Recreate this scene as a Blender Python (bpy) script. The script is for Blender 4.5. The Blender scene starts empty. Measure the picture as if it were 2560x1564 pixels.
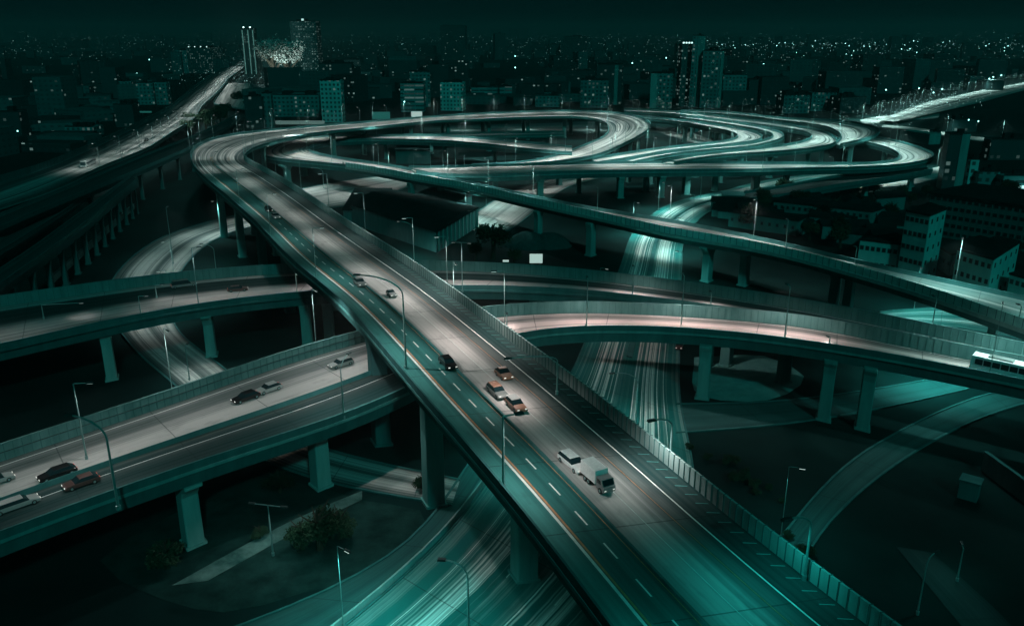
import bpy, bmesh, math, random
import numpy as np
from mathutils import Vector, Matrix
random.seed(7)
R = math.radians
sc = bpy.context.scene
COL = sc.collection

# ------------------------------------------------------------------ camera
F = 2094.0; CX, CY = 1280.0, 782.0; PITCH = math.atan(707/2094.0); CAMZ = 66.0
CP, SP = math.cos(PITCH), math.sin(PITCH)
cd = bpy.data.cameras.new('camera'); cam = bpy.data.objects.new('camera', cd); COL.objects.link(cam)
cam.location = (0, 0, CAMZ); cam.rotation_euler = (math.pi/2-PITCH, 0, 0)
cd.sensor_width = 36; cd.lens = F/2560*36; cd.clip_end = 60000; cd.clip_start = 0.5
sc.camera = cam
# ------------------------------------------------------------------ night sky and moonlight
MOON_EL, MOON_AZ = 34, 162          # azimuth measured clockwise from +Y
w = bpy.data.worlds.new('World'); sc.world = w; w.use_nodes = True
nt = w.node_tree; nt.nodes.clear()
wo = nt.nodes.new('ShaderNodeOutputWorld'); bg = nt.nodes.new('ShaderNodeBackground')
sky = nt.nodes.new('ShaderNodeTexSky'); sky.sky_type = 'NISHITA'; sky.sun_disc = False
sky.sun_elevation = R(MOON_EL); sky.sun_rotation = R(MOON_AZ)
bw = nt.nodes.new('ShaderNodeRGBToBW'); mul = nt.nodes.new('ShaderNodeMix'); mul.data_type = 'RGBA'; mul.blend_type = 'MULTIPLY'
mul.inputs[0].default_value = 1; mul.inputs[7].default_value = (0.04, 1.0, 1.12, 1)
nt.links.new(sky.outputs[0], bw.inputs[0]); nt.links.new(bw.outputs[0], mul.inputs[6])
nt.links.new(mul.outputs[2], bg.inputs[0]); bg.inputs[1].default_value = 0.0009
nt.links.new(bg.outputs[0], wo.inputs[0])
sd = bpy.data.lights.new('moon', 'SUN'); sd.energy = 0.44; sd.color = (0.05, 1.0, 0.92); sd.angle = R(3)
moon = bpy.data.objects.new('moon', sd); COL.objects.link(moon)
az, el = R(MOON_AZ), R(MOON_EL)
dv = Vector((math.sin(az)*math.cos(el), math.cos(az)*math.cos(el), math.sin(el)))
moon.rotation_euler = dv.to_track_quat('Z', 'Y').to_euler(); moon.location = (200, 0, 300)
sc.view_settings.view_transform = 'Standard'; sc.view_settings.look = 'None'
sc.view_settings.exposure = 0; sc.view_settings.gamma = 1
sc.cycles.max_bounces = 4; sc.cycles.diffuse_bounces = 2; sc.cycles.glossy_bounces = 2
sc.cycles.use_light_tree = True
LAMPK = 0.27

# ------------------------------------------------------------------ projection helpers
def P(px, py, z=0.0):
    u = (px-CX)/F; v = (py-CY)/F
    dz = SP + v*CP
    t = (CAMZ-z)/dz
    return Vector((t*u, t*(CP - v*SP), z))
def proj(p):
    d = CAMZ-p[2]
    depth = p[1]*CP + d*SP
    return CX + F*p[0]/depth, CY + F*(d*CP - p[1]*SP)/depth
def height_to(base, ytop):
    """height of a vertical line standing on base whose top reaches picture row ytop"""
    v = (ytop-CY)/F
    d = (base[1]*(SP + v*CP))/(CP - v*SP)
    return (CAMZ-d) - base[2]

# ------------------------------------------------------------------ object helpers
def tag(o, label=None, cat=None, group=None, kind=None):
    if label: o['label'] = label
    if cat: o['category'] = cat
    if group: o['group'] = group
    if kind: o['kind'] = kind
    return o
def empty(name, loc, rz=0, label=None, cat=None, group=None):
    o = bpy.data.objects.new(name, None); COL.objects.link(o)
    o.location = loc; o.rotation_euler = (0, 0, rz); o.empty_display_size = .5
    return tag(o, label, cat, group)
def link(name, me, parent=None, mat=None):
    o = bpy.data.objects.new(name, me); COL.objects.link(o)
    if parent: o.parent = parent
    if mat and not me.materials:
        me.materials.append(mat)
    return o
class MB:
    def __init__(s): s.v = []; s.f = []; s.uv = []
    def add(s, vs, fs, uvs=None):
        b = len(s.v); s.v += [tuple(x) for x in vs]
        for i, f in enumerate(fs):
            s.f.append([b+k for k in f])
            s.uv.append(uvs[i] if uvs else [(0, 0)]*len(f))
    def box(s, x0, x1, y0, y1, z0, z1, tx=0, ty=0, M=None):
        vs = [(x0, y0, z0), (x1, y0, z0), (x1, y1, z0), (x0, y1, z0),
              (x0+tx, y0+ty, z1), (x1-tx, y0+ty, z1), (x1-tx, y1-ty, z1), (x0+tx, y1-ty, z1)]
        if M is not None: vs = [tuple(M @ Vector(v)) for v in vs]
        s.add(vs, [(0, 3, 2, 1), (4, 5, 6, 7), (0, 1, 5, 4), (1, 2, 6, 5), (2, 3, 7, 6), (3, 0, 4, 7)])
    def tube(s, pts, rs, n=8):
        pts = [Vector(p) for p in pts]; rings = []
        if not hasattr(rs, '__len__'): rs = [rs]*len(pts)
        for i, p in enumerate(pts):
            t = (pts[min(i+1, len(pts)-1)] - pts[max(i-1, 0)]).normalized()
            a = t.cross(Vector((0, 0, 1)))
            if a.length < .01: a = Vector((1, 0, 0))
            a.normalize(); b = t.cross(a)
            rings.append([p + (a*math.cos(k*2*math.pi/n) + b*math.sin(k*2*math.pi/n))*rs[i] for k in range(n)])
        vs = [v for r in rings for v in r]; fs = []
        for i in range(len(pts)-1):
            for k in range(n):
                fs.append((i*n+k, i*n+(k+1) % n, (i+1)*n+(k+1) % n, (i+1)*n+k))
        fs.append(tuple(range(n))); fs.append(tuple((len(pts)-1)*n+k for k in reversed(range(n))))
        s.add(vs, fs)
    def prism(s, poly, y0, y1):
        """poly in (x,z), extruded along y"""
        n = len(poly)
        vs = [(x, y0, z) for x, z in poly] + [(x, y1, z) for x, z in poly]
        fs = [tuple(range(n)), tuple(reversed(range(n, 2*n)))] + [(i, i+n, (i+1) % n+n, (i+1) % n) for i in range(n)]
        s.add(vs, fs)
    def mesh(s, name):
        me = bpy.data.meshes.new(name); me.from_pydata(s.v, [], s.f)
        ul = me.uv_layers.new(name='UVMap'); k = 0
        flat = []
        for u in s.uv:
            for c in u: flat += [c[0], c[1]]
        ul.data.foreach_set('uv', flat)
        me.update(); return me
    def build(s, name, mat, parent=None, smooth=False):
        me = s.mesh(name); me.materials.append(mat)
        if smooth: me.polygons.foreach_set('use_smooth', [True]*len(me.polygons))
        return link(name, me, parent)

# ------------------------------------------------------------------ materials
def newmat(name):
    m = bpy.data.materials.new(name); m.use_nodes = True; t = m.node_tree
    return m, t, t.nodes['Principled BSDF']
def nd(t, typ, **k):
    n = t.nodes.new(typ)
    for a, v in k.items(): setattr(n, a, v)
    return n
def math_(t, op, a, b=None, c=None, clamp=False):
    n = nd(t, 'ShaderNodeMath', operation=op); n.use_clamp = clamp
    for i, x in enumerate((a, b, c)):
        if x is None: continue
        if isinstance(x, (int, float)): n.inputs[i].default_value = x
        else: t.links.new(x, n.inputs[i])
    return n.outputs[0]
def mixc(t, fac, a, b):
    n = nd(t, 'ShaderNodeMix', data_type='RGBA')
    for i, x in ((0, fac), (6, a), (7, b)):
        if isinstance(x, (int, float)): n.inputs[i].default_value = x
        elif isinstance(x, tuple): n.inputs[i].default_value = (*x[:3], 1)
        else: t.links.new(x, n.inputs[i])
    return n.outputs[2]
def rough_mat(name, ca, cb, scale=.4, rough=.8, detail=5, obj=True, bump=0, metallic=0, streak=False):
    m, t, b = newmat(name)
    tc = nd(t, 'ShaderNodeTexCoord'); no = nd(t, 'ShaderNodeTexNoise'); no.inputs['Scale'].default_value = scale
    no.inputs['Detail'].default_value = detail; no.inputs['Roughness'].default_value = .65
    src = tc.outputs['Object']
    if streak:
        mp = nd(t, 'ShaderNodeMapping'); mp.inputs['Scale'].default_value = (1, 1, .18); t.links.new(src, mp.inputs[0]); src = mp.outputs[0]
    t.links.new(src, no.inputs['Vector'])
    r = nd(t, 'ShaderNodeValToRGB'); r.color_ramp.elements[0].position = .33; r.color_ramp.elements[1].position = .7
    r.color_ramp.elements[0].color = (*ca, 1); r.color_ramp.elements[1].color = (*cb, 1)
    t.links.new(no.outputs[0], r.inputs[0]); t.links.new(r.outputs[0], b.inputs['Base Color'])
    b.inputs['Roughness'].default_value = rough; b.inputs['Metallic'].default_value = metallic
    b.inputs['Specular IOR Level'].default_value = .5 if metallic else .06
    if bump:
        bp = nd(t, 'ShaderNodeBump'); bp.inputs['Strength'].default_value = bump; bp.inputs['Distance'].default_value = .1
        t.links.new(no.outputs[0], bp.inputs['Height']); t.links.new(bp.outputs[0], b.inputs['Normal'])
    return m
def plain(name, c, rough=.5, metallic=0, emit=None, es=0):
    m, t, b = newmat(name)
    tc = nd(t, 'ShaderNodeTexCoord'); no = nd(t, 'ShaderNodeTexNoise'); no.inputs['Scale'].default_value = 3
    t.links.new(tc.outputs['Object'], no.inputs['Vector'])
    t.links.new(mixc(t, no.outputs[0], tuple(x*.75 for x in c), tuple(min(1, x*1.15) for x in c)), b.inputs['Base Color'])
    b.inputs['Roughness'].default_value = rough; b.inputs['Metallic'].default_value = metallic
    if emit:
        b.inputs['Emission Color'].default_value = (*emit, 1); b.inputs['Emission Strength'].default_value = es
        m.cycles.emission_sampling = 'NONE'
    return m
def road_mat(name, prof, width, contrast=.55, pale=(.50, .485, .465), dark=(.004, .034, .034), fine=1.0, teal=None):
    """paving with car light trails put into its colour as long streaks and bands. UV.x across 0..1, UV.y metres along. prof = [(u, paleness)]"""
    m, t, b = newmat(name)
    uv = nd(t, 'ShaderNodeUVMap'); sep = nd(t, 'ShaderNodeSeparateXYZ'); t.links.new(uv.outputs[0], sep.inputs[0])
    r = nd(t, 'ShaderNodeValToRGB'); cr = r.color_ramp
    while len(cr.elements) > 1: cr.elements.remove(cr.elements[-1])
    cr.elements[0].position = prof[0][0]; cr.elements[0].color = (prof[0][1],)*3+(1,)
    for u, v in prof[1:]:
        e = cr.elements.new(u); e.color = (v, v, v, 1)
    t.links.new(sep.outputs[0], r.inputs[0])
    def nz(sx, sy, det, off):
        c = nd(t, 'ShaderNodeCombineXYZ')
        t.links.new(math_(t, 'MULTIPLY_ADD', sep.outputs[0], width*sx, off), c.inputs[0])
        t.links.new(math_(t, 'MULTIPLY', sep.outputs[1], sy), c.inputs[1])
        n = nd(t, 'ShaderNodeTexNoise', noise_dimensions='2D'); n.inputs['Scale'].default_value = 1
        n.inputs['Detail'].default_value = det; n.inputs['Roughness'].default_value = .6
        t.links.new(c.outputs[0], n.inputs['Vector']); return n.outputs[0]
    a = nz(.42*fine, .004, 2, 3.1); c = nz(1.9*fine, .008, 2, 11.7); g = nz(.35, .09, 4, 40)
    s = math_(t, 'ADD', math_(t, 'MULTIPLY', a, .55), math_(t, 'MULTIPLY', c, .45))
    s = math_(t, 'MULTIPLY', math_(t, 'SUBTRACT', s, .5), contrast*8.0)  # long pale streaks stand for the light trails of passing cars
    s2 = math_(t, 'MULTIPLY', math_(t, 'SUBTRACT', g, .5), .35)
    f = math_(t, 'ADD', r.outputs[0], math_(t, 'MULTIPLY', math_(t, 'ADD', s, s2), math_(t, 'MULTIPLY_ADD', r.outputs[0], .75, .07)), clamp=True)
    pc = pale
    if teal:                                            # strips of greenish concrete at given u ranges
        m_ = 0
        for u0, u1 in teal:
            k = math_(t, 'MULTIPLY', math_(t, 'GREATER_THAN', sep.outputs[0], u0), math_(t, 'LESS_THAN', sep.outputs[0], u1))
            m_ = k if m_ == 0 else math_(t, 'ADD', m_, k)
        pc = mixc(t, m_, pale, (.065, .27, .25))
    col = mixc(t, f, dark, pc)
    jt = math_(t, 'LESS_THAN', math_(t, 'FRACT', math_(t, 'DIVIDE', sep.outputs[1], 14.0)), .012)    # transverse deck joints
    st = nz(.5, .16, 5, 70); st = math_(t, 'MULTIPLY', math_(t, 'SUBTRACT', st, .56, clamp=True), 3.0, clamp=True)     # oil and tyre stains
    dk = math_(t, 'MAXIMUM', math_(t, 'MULTIPLY', jt, .55), math_(t, 'MULTIPLY', st, .5))
    t.links.new(mixc(t, dk, col, (.012, .03, .03)), b.inputs['Base Color'])
    b.inputs['Roughness'].default_value = .75; b.inputs['Specular IOR Level'].default_value = .1
    return m
def window_mat(name, wall, lit, px=3.4, pz=3.2, strength=.5, wcol=(.6, 1, .92), glass=(.01, .05, .055), wx=(.25, .75), wz=(.3, .8)):
    m, t, b = newmat(name)
    uv = nd(t, 'ShaderNodeUVMap'); sep = nd(t, 'ShaderNodeSeparateXYZ'); t.links.new(uv.outputs[0], sep.inputs[0])
    u = math_(t, 'DIVIDE', sep.outputs[0], px); v = math_(t, 'DIVIDE', sep.outputs[1], pz)
    fu, fv = math_(t, 'FRACT', u), math_(t, 'FRACT', v)
    def inr(x, a, c): return math_(t, 'MULTIPLY', math_(t, 'GREATER_THAN', x, a), math_(t, 'LESS_THAN', x, c))
    mask = math_(t, 'MULTIPLY', inr(fu, *wx), inr(fv, *wz))
    mask = math_(t, 'MULTIPLY', mask, math_(t, 'GREATER_THAN', sep.outputs[1], 0.0))
    oi = nd(t, 'ShaderNodeObjectInfo')
    c = nd(t, 'ShaderNodeCombineXYZ'); t.links.new(math_(t, 'FLOOR', u), c.inputs[0]); t.links.new(math_(t, 'FLOOR', v), c.inputs[1])
    t.links.new(math_(t, 'MULTIPLY', oi.outputs['Random'], 97), c.inputs[2])
    wn = nd(t, 'ShaderNodeTexWhiteNoise', noise_dimensions='3D'); t.links.new(c.outputs[0], wn.inputs['Vector'])
    on = math_(t, 'MULTIPLY', math_(t, 'LESS_THAN', wn.outputs[0], lit), mask)
    wn2 = nd(t, 'ShaderNodeSeparateColor'); t.links.new(wn.outputs[1], wn2.inputs[0])
    no = nd(t, 'ShaderNodeTexNoise'); no.inputs['Scale'].default_value = .12; tc = nd(t, 'ShaderNodeTexCoord')
    t.links.new(tc.outputs['Object'], no.inputs['Vector'])
    wc = mixc(t, no.outputs[0], tuple(x*.6 for x in wall), tuple(x*1.3 for x in wall))
    t.links.new(mixc(t, mask, wc, glass), b.inputs['Base Color'])
    b.inputs['Roughness'].default_value = .7
    b.inputs['Emission Color'].default_value = (*wcol, 1)
    t.links.new(math_(t, 'MULTIPLY', on, math_(t, 'MULTIPLY', wn2.outputs[1], strength)), b.inputs['Emission Strength'])
    m.cycles.emission_sampling = 'NONE'
    return m

CONC = rough_mat('concrete', (.07, .25, .24), (.13, .36, .34), .5, .85, streak=True, bump=.2)
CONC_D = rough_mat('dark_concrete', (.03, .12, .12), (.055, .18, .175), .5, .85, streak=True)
CONC_W = rough_mat('shade_toned_concrete', (.02, .11, .11), (.035, .16, .155), .5, .85, streak=True)  # darker copy of the concrete, shade of the left-hand ramps put into its colour
CONC_P = rough_mat('pale_concrete', (.22, .36, .34), (.36, .48, .46), .6, .85, streak=True)
FENCE_D = rough_mat('fence_rib', (.05, .14, .135), (.08, .2, .19), .8, .6)
FENCE = rough_mat('fence_panel', (.07, .17, .165), (.14, .27, .26), .5, .6, streak=True)
STEEL = rough_mat('galvanised_steel', (.16, .28, .28), (.26, .4, .38), 2, .45, metallic=.3)
DSTEEL = rough_mat('dark_steel', (.02, .04, .04), (.05, .08, .08), 2, .5, metallic=.3)
PAINT = rough_mat('white_road_paint', (.6, .66, .62), (.85, .88, .84), 1.2, .6)
YPAINT = rough_mat('ochre_road_paint', (.40, .20, .10), (.55, .30, .16), 1.2, .6)
GROUND = rough_mat('night_ground', (.002, .014, .014), (.006, .032, .030), .05, .95, detail=9, bump=.5)
GRASS = rough_mat('rough_grass', (.004, .022, .020), (.015, .058, .052), .35, .95, detail=10, bump=.8)
LEAF = rough_mat('foliage', (.012, .035, .02), (.035, .07, .04), .9, .8)
BARK = rough_mat('bark', (.03, .03, .02), (.06, .05, .04), 4, .9)
ROOF = rough_mat('dark_roofing', (.002, .012, .012), (.008, .03, .03), .3, .9)
TYRE = plain('tyre_rubber', (.015, .015, .015), .8)
GLASS = plain('dark_glass', (.01, .03, .035), .12)
LENS = plain('lamp_lens', (.9, .9, .85), .4, 0, (.8, 1, .95), 1.0)
HEADL = plain('headlight', (.9, .9, .85), .3, 0, (1, .95, .85), .5)
TAILL = plain('tail_light', (.5, .05, .03), .3, 0, (1, .12, .06), .4)

# ------------------------------------------------------------------ road sweep
def cr_curve(pts, step):
    pts = [Vector(p) for p in pts]; out = []
    e = [pts[0]*2-pts[1]] + pts + [pts[-1]*2-pts[-2]]
    for i in range(1, len(e)-2):
        p0, p1, p2, p3 = e[i-1], e[i], e[i+1], e[i+2]
        # centripetal Catmull-Rom
        d = [max((b-a).length, 1e-3)**.5 for a, b in ((p0, p1), (p1, p2), (p2, p3))]
        t0, t1 = 0, d[0]; t2 = t1+d[1]; t3 = t2+d[2]
        n = max(1, int((p2-p1).length/step))
        for k in range(n):
            t = t1+(t2-t1)*k/n
            A1 = p0*((t1-t)/(t1-t0))+p1*((t-t0)/(t1-t0)); A2 = p1*((t2-t)/(t2-t1))+p2*((t-t1)/(t2-t1)); A3 = p2*((t3-t)/(t3-t2))+p3*((t-t2)/(t3-t2))
            B1 = A1*((t2-t)/(t2-t0))+A2*((t-t0)/(t2-t0)); B2 = A2*((t3-t)/(t3-t1))+A3*((t-t1)/(t3-t1))
            out.append(B1*((t2-t)/(t2-t1))+B2*((t-t1)/(t2-t1)))
    out.append(pts[-1]); return np.array([tuple(p) for p in out])
def smooth(a, k, it=2):
    a = a.astype(float).copy()
    for _ in range(it):
        p = np.pad(a, ((k, k), (0, 0)) if a.ndim == 2 else (k, k), mode='edge')
        a2 = sum(p[i:i+len(a)] for i in range(2*k+1))/(2*k+1)
        a2[0] = a[0]; a2[-1] = a[-1]; a = a2
    return a
ROADS = []
class Road:
    def __init__(s, Lpx, Rpx, z=0, step=4.0, sm=2):
        def pts(l): return [P(p[0], p[1], p[2] if len(p) > 2 else z) for p in l]
        Lc, Rc = cr_curve(pts(Lpx), step), cr_curve(pts(Rpx), step)
        Lc, Rc = smooth(Lc, sm, 2), smooth(Rc, sm, 2)
        n, m = len(Lc), len(Rc)
        D = np.sqrt(((Lc[:, None, :2]-Rc[None, :, :2])**2).sum(2))
        C = np.full((n, m), 1e18); C[0, 0] = D[0, 0]
        for i in range(n):
            for j in range(m):
                if i or j:
                    b = 1e18
                    if i: b = C[i-1, j]+D[i, j]
                    if j and C[i, j-1]+D[i, j] < b: b = C[i, j-1]+D[i, j]
                    if i and j and C[i-1, j-1]+D[i, j]*1.1 < b: b = C[i-1, j-1]+D[i, j]*1.1
                    C[i, j] = b
        i, j = n-1, m-1; path = [(i, j)]
        while i or j:
            c = []
            if i and j: c.append((C[i-1, j-1], i-1, j-1))
            if i: c.append((C[i-1, j], i-1, j))
            if j: c.append((C[i, j-1], i, j-1))
            _, i, j = min(c); path.append((i, j))
        path = np.array(path[::-1], float)
        pi, pj = smooth(path[:, 0], 4, 3), smooth(path[:, 1], 4, 3)
        def samp(Cv, q): 
            k = np.clip(q, 0, len(Cv)-1); a = np.floor(k).astype(int); b = np.minimum(a+1, len(Cv)-1); f = (k-a)[:, None]
            return Cv[a]*(1-f)+Cv[b]*f
        Ls, Rs = samp(Lc, pi), samp(Rc, pj)
        cen = (Ls+Rs)/2; ln = np.r_[0, np.cumsum(np.linalg.norm(np.diff(cen, axis=0), axis=1))]
        N = max(4, int(ln[-1]/step)); q = np.linspace(0, ln[-1], N)
        g = lambda A: np.stack([np.interp(q, ln, A[:, k]) for k in range(3)], 1)
        s.L, s.R = g(Ls), g(Rs); s.s = q; s.n = N; s.len = ln[-1]
        zz = (s.L[:, 2]+s.R[:, 2])/2; s.L[:, 2] = zz; s.R[:, 2] = zz
        d = s.R-s.L; s.w = np.linalg.norm(d[:, :2], axis=1); s.U = d/s.w[:, None]
        s.cen = (s.L+s.R)/2; ROADS.append(s)
        T = np.gradient(s.cen, axis=0); s.T = T/np.linalg.norm(T, axis=1)[:, None]
    def at(s, q, a=.5, du=0, dz=0):
        f = lambda A: np.array([np.interp(q, s.s, A[:, k]) for k in range(3)])
        L, Rr, U = f(s.L), f(s.R), f(s.U)
        return Vector(L+(Rr-L)*a+U*du+np.array([0, 0, dz]))
    def dirs(s, q):
        f = lambda A: np.array([np.interp(q, s.s, A[:, k]) for k in range(3)])
        return Vector(f(s.T)).normalized(), Vector(f(s.U)).normalized()
    def sweep(s, name, prof, mat, parent, closed=True, s0=None, s1=None, uvs=None):
        mb = MB(); n = len(prof)
        idx = [i for i in range(s.n) if (s0 is None or s.s[i] >= s0) and (s1 is None or s.s[i] <= s1)]
        if len(idx) < 2: return None
        V = []
        for i in idx:
            for a, du, dz in prof:
                V.append(tuple(s.L[i]+(s.R[i]-s.L[i])*a+s.U[i]*du+np.array([0, 0, dz])))
        Fs, Us = [], []
        m = n if closed else n-1
        for k in range(len(idx)-1):
            v0, v1 = s.s[idx[k]], s.s[idx[k+1]]
            for j in range(m):
                j2 = (j+1) % n
                Fs.append((k*n+j, (k+1)*n+j, (k+1)*n+j2, k*n+j2))
                ua, ub = (prof[j][0], prof[j2][0]) if not closed else (j/n, (j+1)/n)
                Us.append([(ua, v0), (ua, v1), (ub, v1), (ub, v0)])
        if closed:
            Fs.append(tuple(range(n))); Us.append([(0, 0)]*n)
            b = (len(idx)-1)*n; Fs.append(tuple(b+j for j in reversed(range(n)))); Us.append([(0, 0)]*n)
        mb.add(V, Fs, Us)
        return mb.build(name, mat, parent)
    def nearest(s, p):
        d = np.linalg.norm(s.cen[:, :2]-np.array([p[0], p[1]]), axis=1); i = int(d.argmin())
        a = float(np.dot(np.array(p[:2])-s.L[i, :2], s.U[i, :2])/s.w[i])
        return s.s[i], a
    def dashes(s, name, a, mat, parent, on=3, off=6, wd=.16, s0=0, s1=1e9, dz=.03):
        q = max(0, s0)
        while q+on < min(s.len, s1):
            mb = MB(); pts = [s.at(q+on*k/2, a, sx*wd/2, dz) for k in range(3) for sx in (-1, 1)]
            mb.add(pts, [(0, 1, 3, 2), (2, 3, 5, 4)]); mb.build(name, mat, parent); q += on+off
    def line(s, name, a, mat, parent, wd=.18, s0=None, s1=None, dz=.03, du=0):
        return s.sweep(name, [(a, du-wd/2, dz), (a, du+wd/2, dz)], mat, parent, closed=False, s0=s0, s1=s1)

def rib_wall(rd, name, side, h, mat, parent, rib=2.0, s0=0, s1=1e9, th=.22, rail=True, mid=True, ribmat=None, ribw=.12, base=0):
    """panel wall with upright ribs and rails along one edge"""
    a, sg = (0, -1) if side == 'L' else (1, 1)
    wall = rd.sweep(name, [(a, sg*.02, -.05), (a, sg*(.02+th), -.05), (a, sg*(.02+th), h), (a, sg*.02, h)], mat, parent, s0=s0, s1=s1)
    mb = MB(); q = max(s0, 0)+.5
    while q < min(s1, rd.len)-.5:
        T, U = rd.dirs(q); c = rd.at(q, a, sg*(.02+th/2), 0)
        M = Matrix.Translation(c) @ Matrix(((T.x, U.x, 0), (T.y, U.y, 0), (0, 0, 1))).to_4x4()
        mb.box(-ribw/2, ribw/2, -th/2-.07, th/2+.07, -.02, h+.05, M=M); q += rib
    o = mb.build('rib', ribmat or mat, wall)
    o['kind'] = 'stuff'
    if rail:
        rd.sweep('top_rail', [(a, sg*(-.02), h+.003), (a, sg*(.06+th), h+.003), (a, sg*(.06+th), h+.12), (a, sg*(-.02), h+.12)], mat, wall, s0=s0, s1=s1)
        if mid: rd.sweep('middle_rail', [(a, sg*(-.05), h*.5), (a, sg*(.016), h*.5), (a, sg*(.016), h*.5+.08), (a, sg*(-.05), h*.5+.08)], DSTEEL, wall, s0=s0, s1=s1)
    return wall
def parapet(rd, side, h, mat, parent, name='parapet', s0=None, s1=None):
    a, sg = (0, -1) if side == 'L' else (1, 1)
    return rd.sweep(name, [(a, sg*-.12, -.05), (a, sg*.36, -.05), (a, sg*.36, h), (a, sg*.1, h), (a, sg*.02, h*.4)], mat, parent, s0=s0, s1=s1)
ALLPIERS = []
def pier(rd, q, a, parent, wx=2.2, wt=1.6, flare=2.5, mat=None, base=None, cap=True, gd=2.2):
    T, U = rd.dirs(q); c = rd.at(q, a)
    if base is not None: c.x, c.y = base.x, base.y
    M = Matrix.Translation((c.x, c.y, 0)) @ Matrix(((U.x, T.x, 0), (U.y, T.y, 0), (0, 0, 1))).to_4x4()
    zt = c.z-gd+.02; mb = MB()
    if zt < 2.5: return
    zc = zt-min(2.6, zt*.4)
    def ring(w, t, z, o): return [M @ Vector(v) for v in ((-w/2, -t/2, z), (-w/2+o, -t/2-o, z), (w/2-o, -t/2-o, z), (w/2, -t/2, z), (w/2, t/2, z), (w/2-o, t/2+o, z), (-w/2+o, t/2+o, z), (-w/2, t/2, z))]
    o = .12
    rings = [ring(wx+.5, wt+.5, -.3, o), ring(wx+.5, wt+.5, .35, o), ring(wx, wt, .352, o), ring(wx*.95, wt*.95, zc, o), ring(wx+flare*.35, wt, zc+(zt-zc)*.5, o), ring(wx+flare, wt, zt-.45, o), ring(wx+flare, wt, zt, o)]
    V = [v for r in rings for v in r]; Fs = [(i*8+k, i*8+(k+1) % 8, (i+1)*8+(k+1) % 8, (i+1)*8+k) for i in range(len(rings)-1) for k in range(8)]
    Fs.append(tuple(range(8))); Fs.append(tuple(len(V)-8+k for k in range(8)))
    mb.add(V, Fs); ob = mb.build('pier', mat or CONC, parent)
    ALLPIERS.append((c.x, c.y)); return ob

# ------------------------------------------------------------------ street lamps
def _lampmeshes():
    mb = MB(); mb.tube([(0, 0, 0), (0, 0, .45), (0, 0, .451), (0, 0, 1)], [.2, .2, .13, .09], 8)
    return mb
def light_style(px, py, z=10):
    """colour and strength of the lamps: dim and grey to the left, cool and strong to the right"""
    k = np.interp(px, [0, 300, 700, 1100, 1500, 2000, 2560], [.15, .26, .46, .80, 1.05, 1.1, 1.15])
    warm = Vector((1.0, .975, .95)); cool = Vector((.03, 1.0, .92)); ice = Vector((.62, 1.0, .94)); pink = Vector((1.15, .98, .94))
    if py < 520: c = Vector((.90, 1.0, .97)).lerp(ice, float(np.clip((px-1300)/700, 0, 1)))
    elif py > 1000:
        k *= float(np.interp(px+(py-1000)*.6, [1400, 1850, 2080, 2300], [1, 1.2, .42, .3]))
        c = warm.lerp(cool, float(np.clip((px+ (py-1000)*.6 -1760)/330, 0, 1)))
    else: k *= float(np.interp(px, [1150, 1300, 2560], [1, .72, 1.15])); c = (warm.lerp(pink, float(np.clip((px-1050)/200, 0, 1)))).lerp(ice, float(np.clip((px-1950)/350, 0, 1)))
    if z < 1 and px > 850:
        c = ice.lerp(cool, .75*float(np.clip((py-560)/250, 0, 1))); k = (1.25 if py < 1020 else .34) if py > 520 else k
    elif z < 1: c = Vector((.75, 1, .97))
    return c, float(k)
LAMPS = []
def lamp(base, h, adir, alen=2.6, group=None, label=None, power=1.0, curved=True, col=None, thick=1.0, twin=False, light=True):
    px, py = proj(base); c, k = light_style(px, py, base.z)
    if col is not None: c = Vector(col)
    o = empty('street_lamp', base, 0, label or 'slim galvanised lamp post', 'street lamp', group or 'street lamps along the elevated roads')
    ad = Vector((adir[0], adir[1], 0)).normalized()
    r = .12*thick
    mb = MB(); mb.tube([(0, 0, 0), (0, 0, .5), (0, 0, .502), (0, 0, h*.72), (0, 0, h*.8)], [r*1.7, r*1.7, r, r*.75, r*.7], 7); mb.build('pole', STEEL, o)
    heads = [ad] + ([-ad] if twin else [])
    for a in heads:
        mb = MB()
        if curved:
            pts = [Vector((0, 0, h*.8))]
            for i in range(1, 8):
                t = i/7*math.pi/2
                pts.append(Vector((a.x*alen*(1-math.cos(t)), a.y*alen*(1-math.cos(t)), h*.8+h*.2*math.sin(t))))
        else:
            pts = [Vector((0, 0, h*.8)), Vector((0, 0, h*.995)), Vector((a.x*.3, a.y*.3, h)), Vector((a.x*alen, a.y*alen, h))]
        mb.tube(pts, [r*.68]*(len(pts)-1)+[r*.4], 6); mb.build('arm', STEEL, o)
        s_ = Vector((-a.y, a.x, 0)); hp = pts[-1]
        M = Matrix.Translation(hp) @ Matrix(((a.x, s_.x, 0), (a.y, s_.y, 0), (0, 0, 1))).to_4x4()
        mb = MB(); mb.box(-.25, .75, -.22*thick, .22*thick, -.06, .14, .08, .05, M=M); hd = mb.build('lamp_head', DSTEEL, o)
        mb = MB(); mb.box(-.1, .65, -.15, .15, -.1, -.063, M=M); mb.build('lens', LENS, hd)
        if light:
            ld = bpy.data.lights.new('lamp_light', 'SPOT'); ld.energy = 30000*LAMPK*power*k*(h/12.0)**(2.0 if h < 12 else 1.4)/len(heads); ld.color = tuple(c)
            ld.spot_size = R(146); ld.spot_blend = .8; ld.shadow_soft_size = .3
            lo = bpy.data.objects.new('lamp_light', ld); COL.objects.link(lo); lo.parent = o; lo.location = hp+Vector((a.x*.3, a.y*.3, -.3))
    LAMPS.append((base.x, base.y, base.z)); return o
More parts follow.
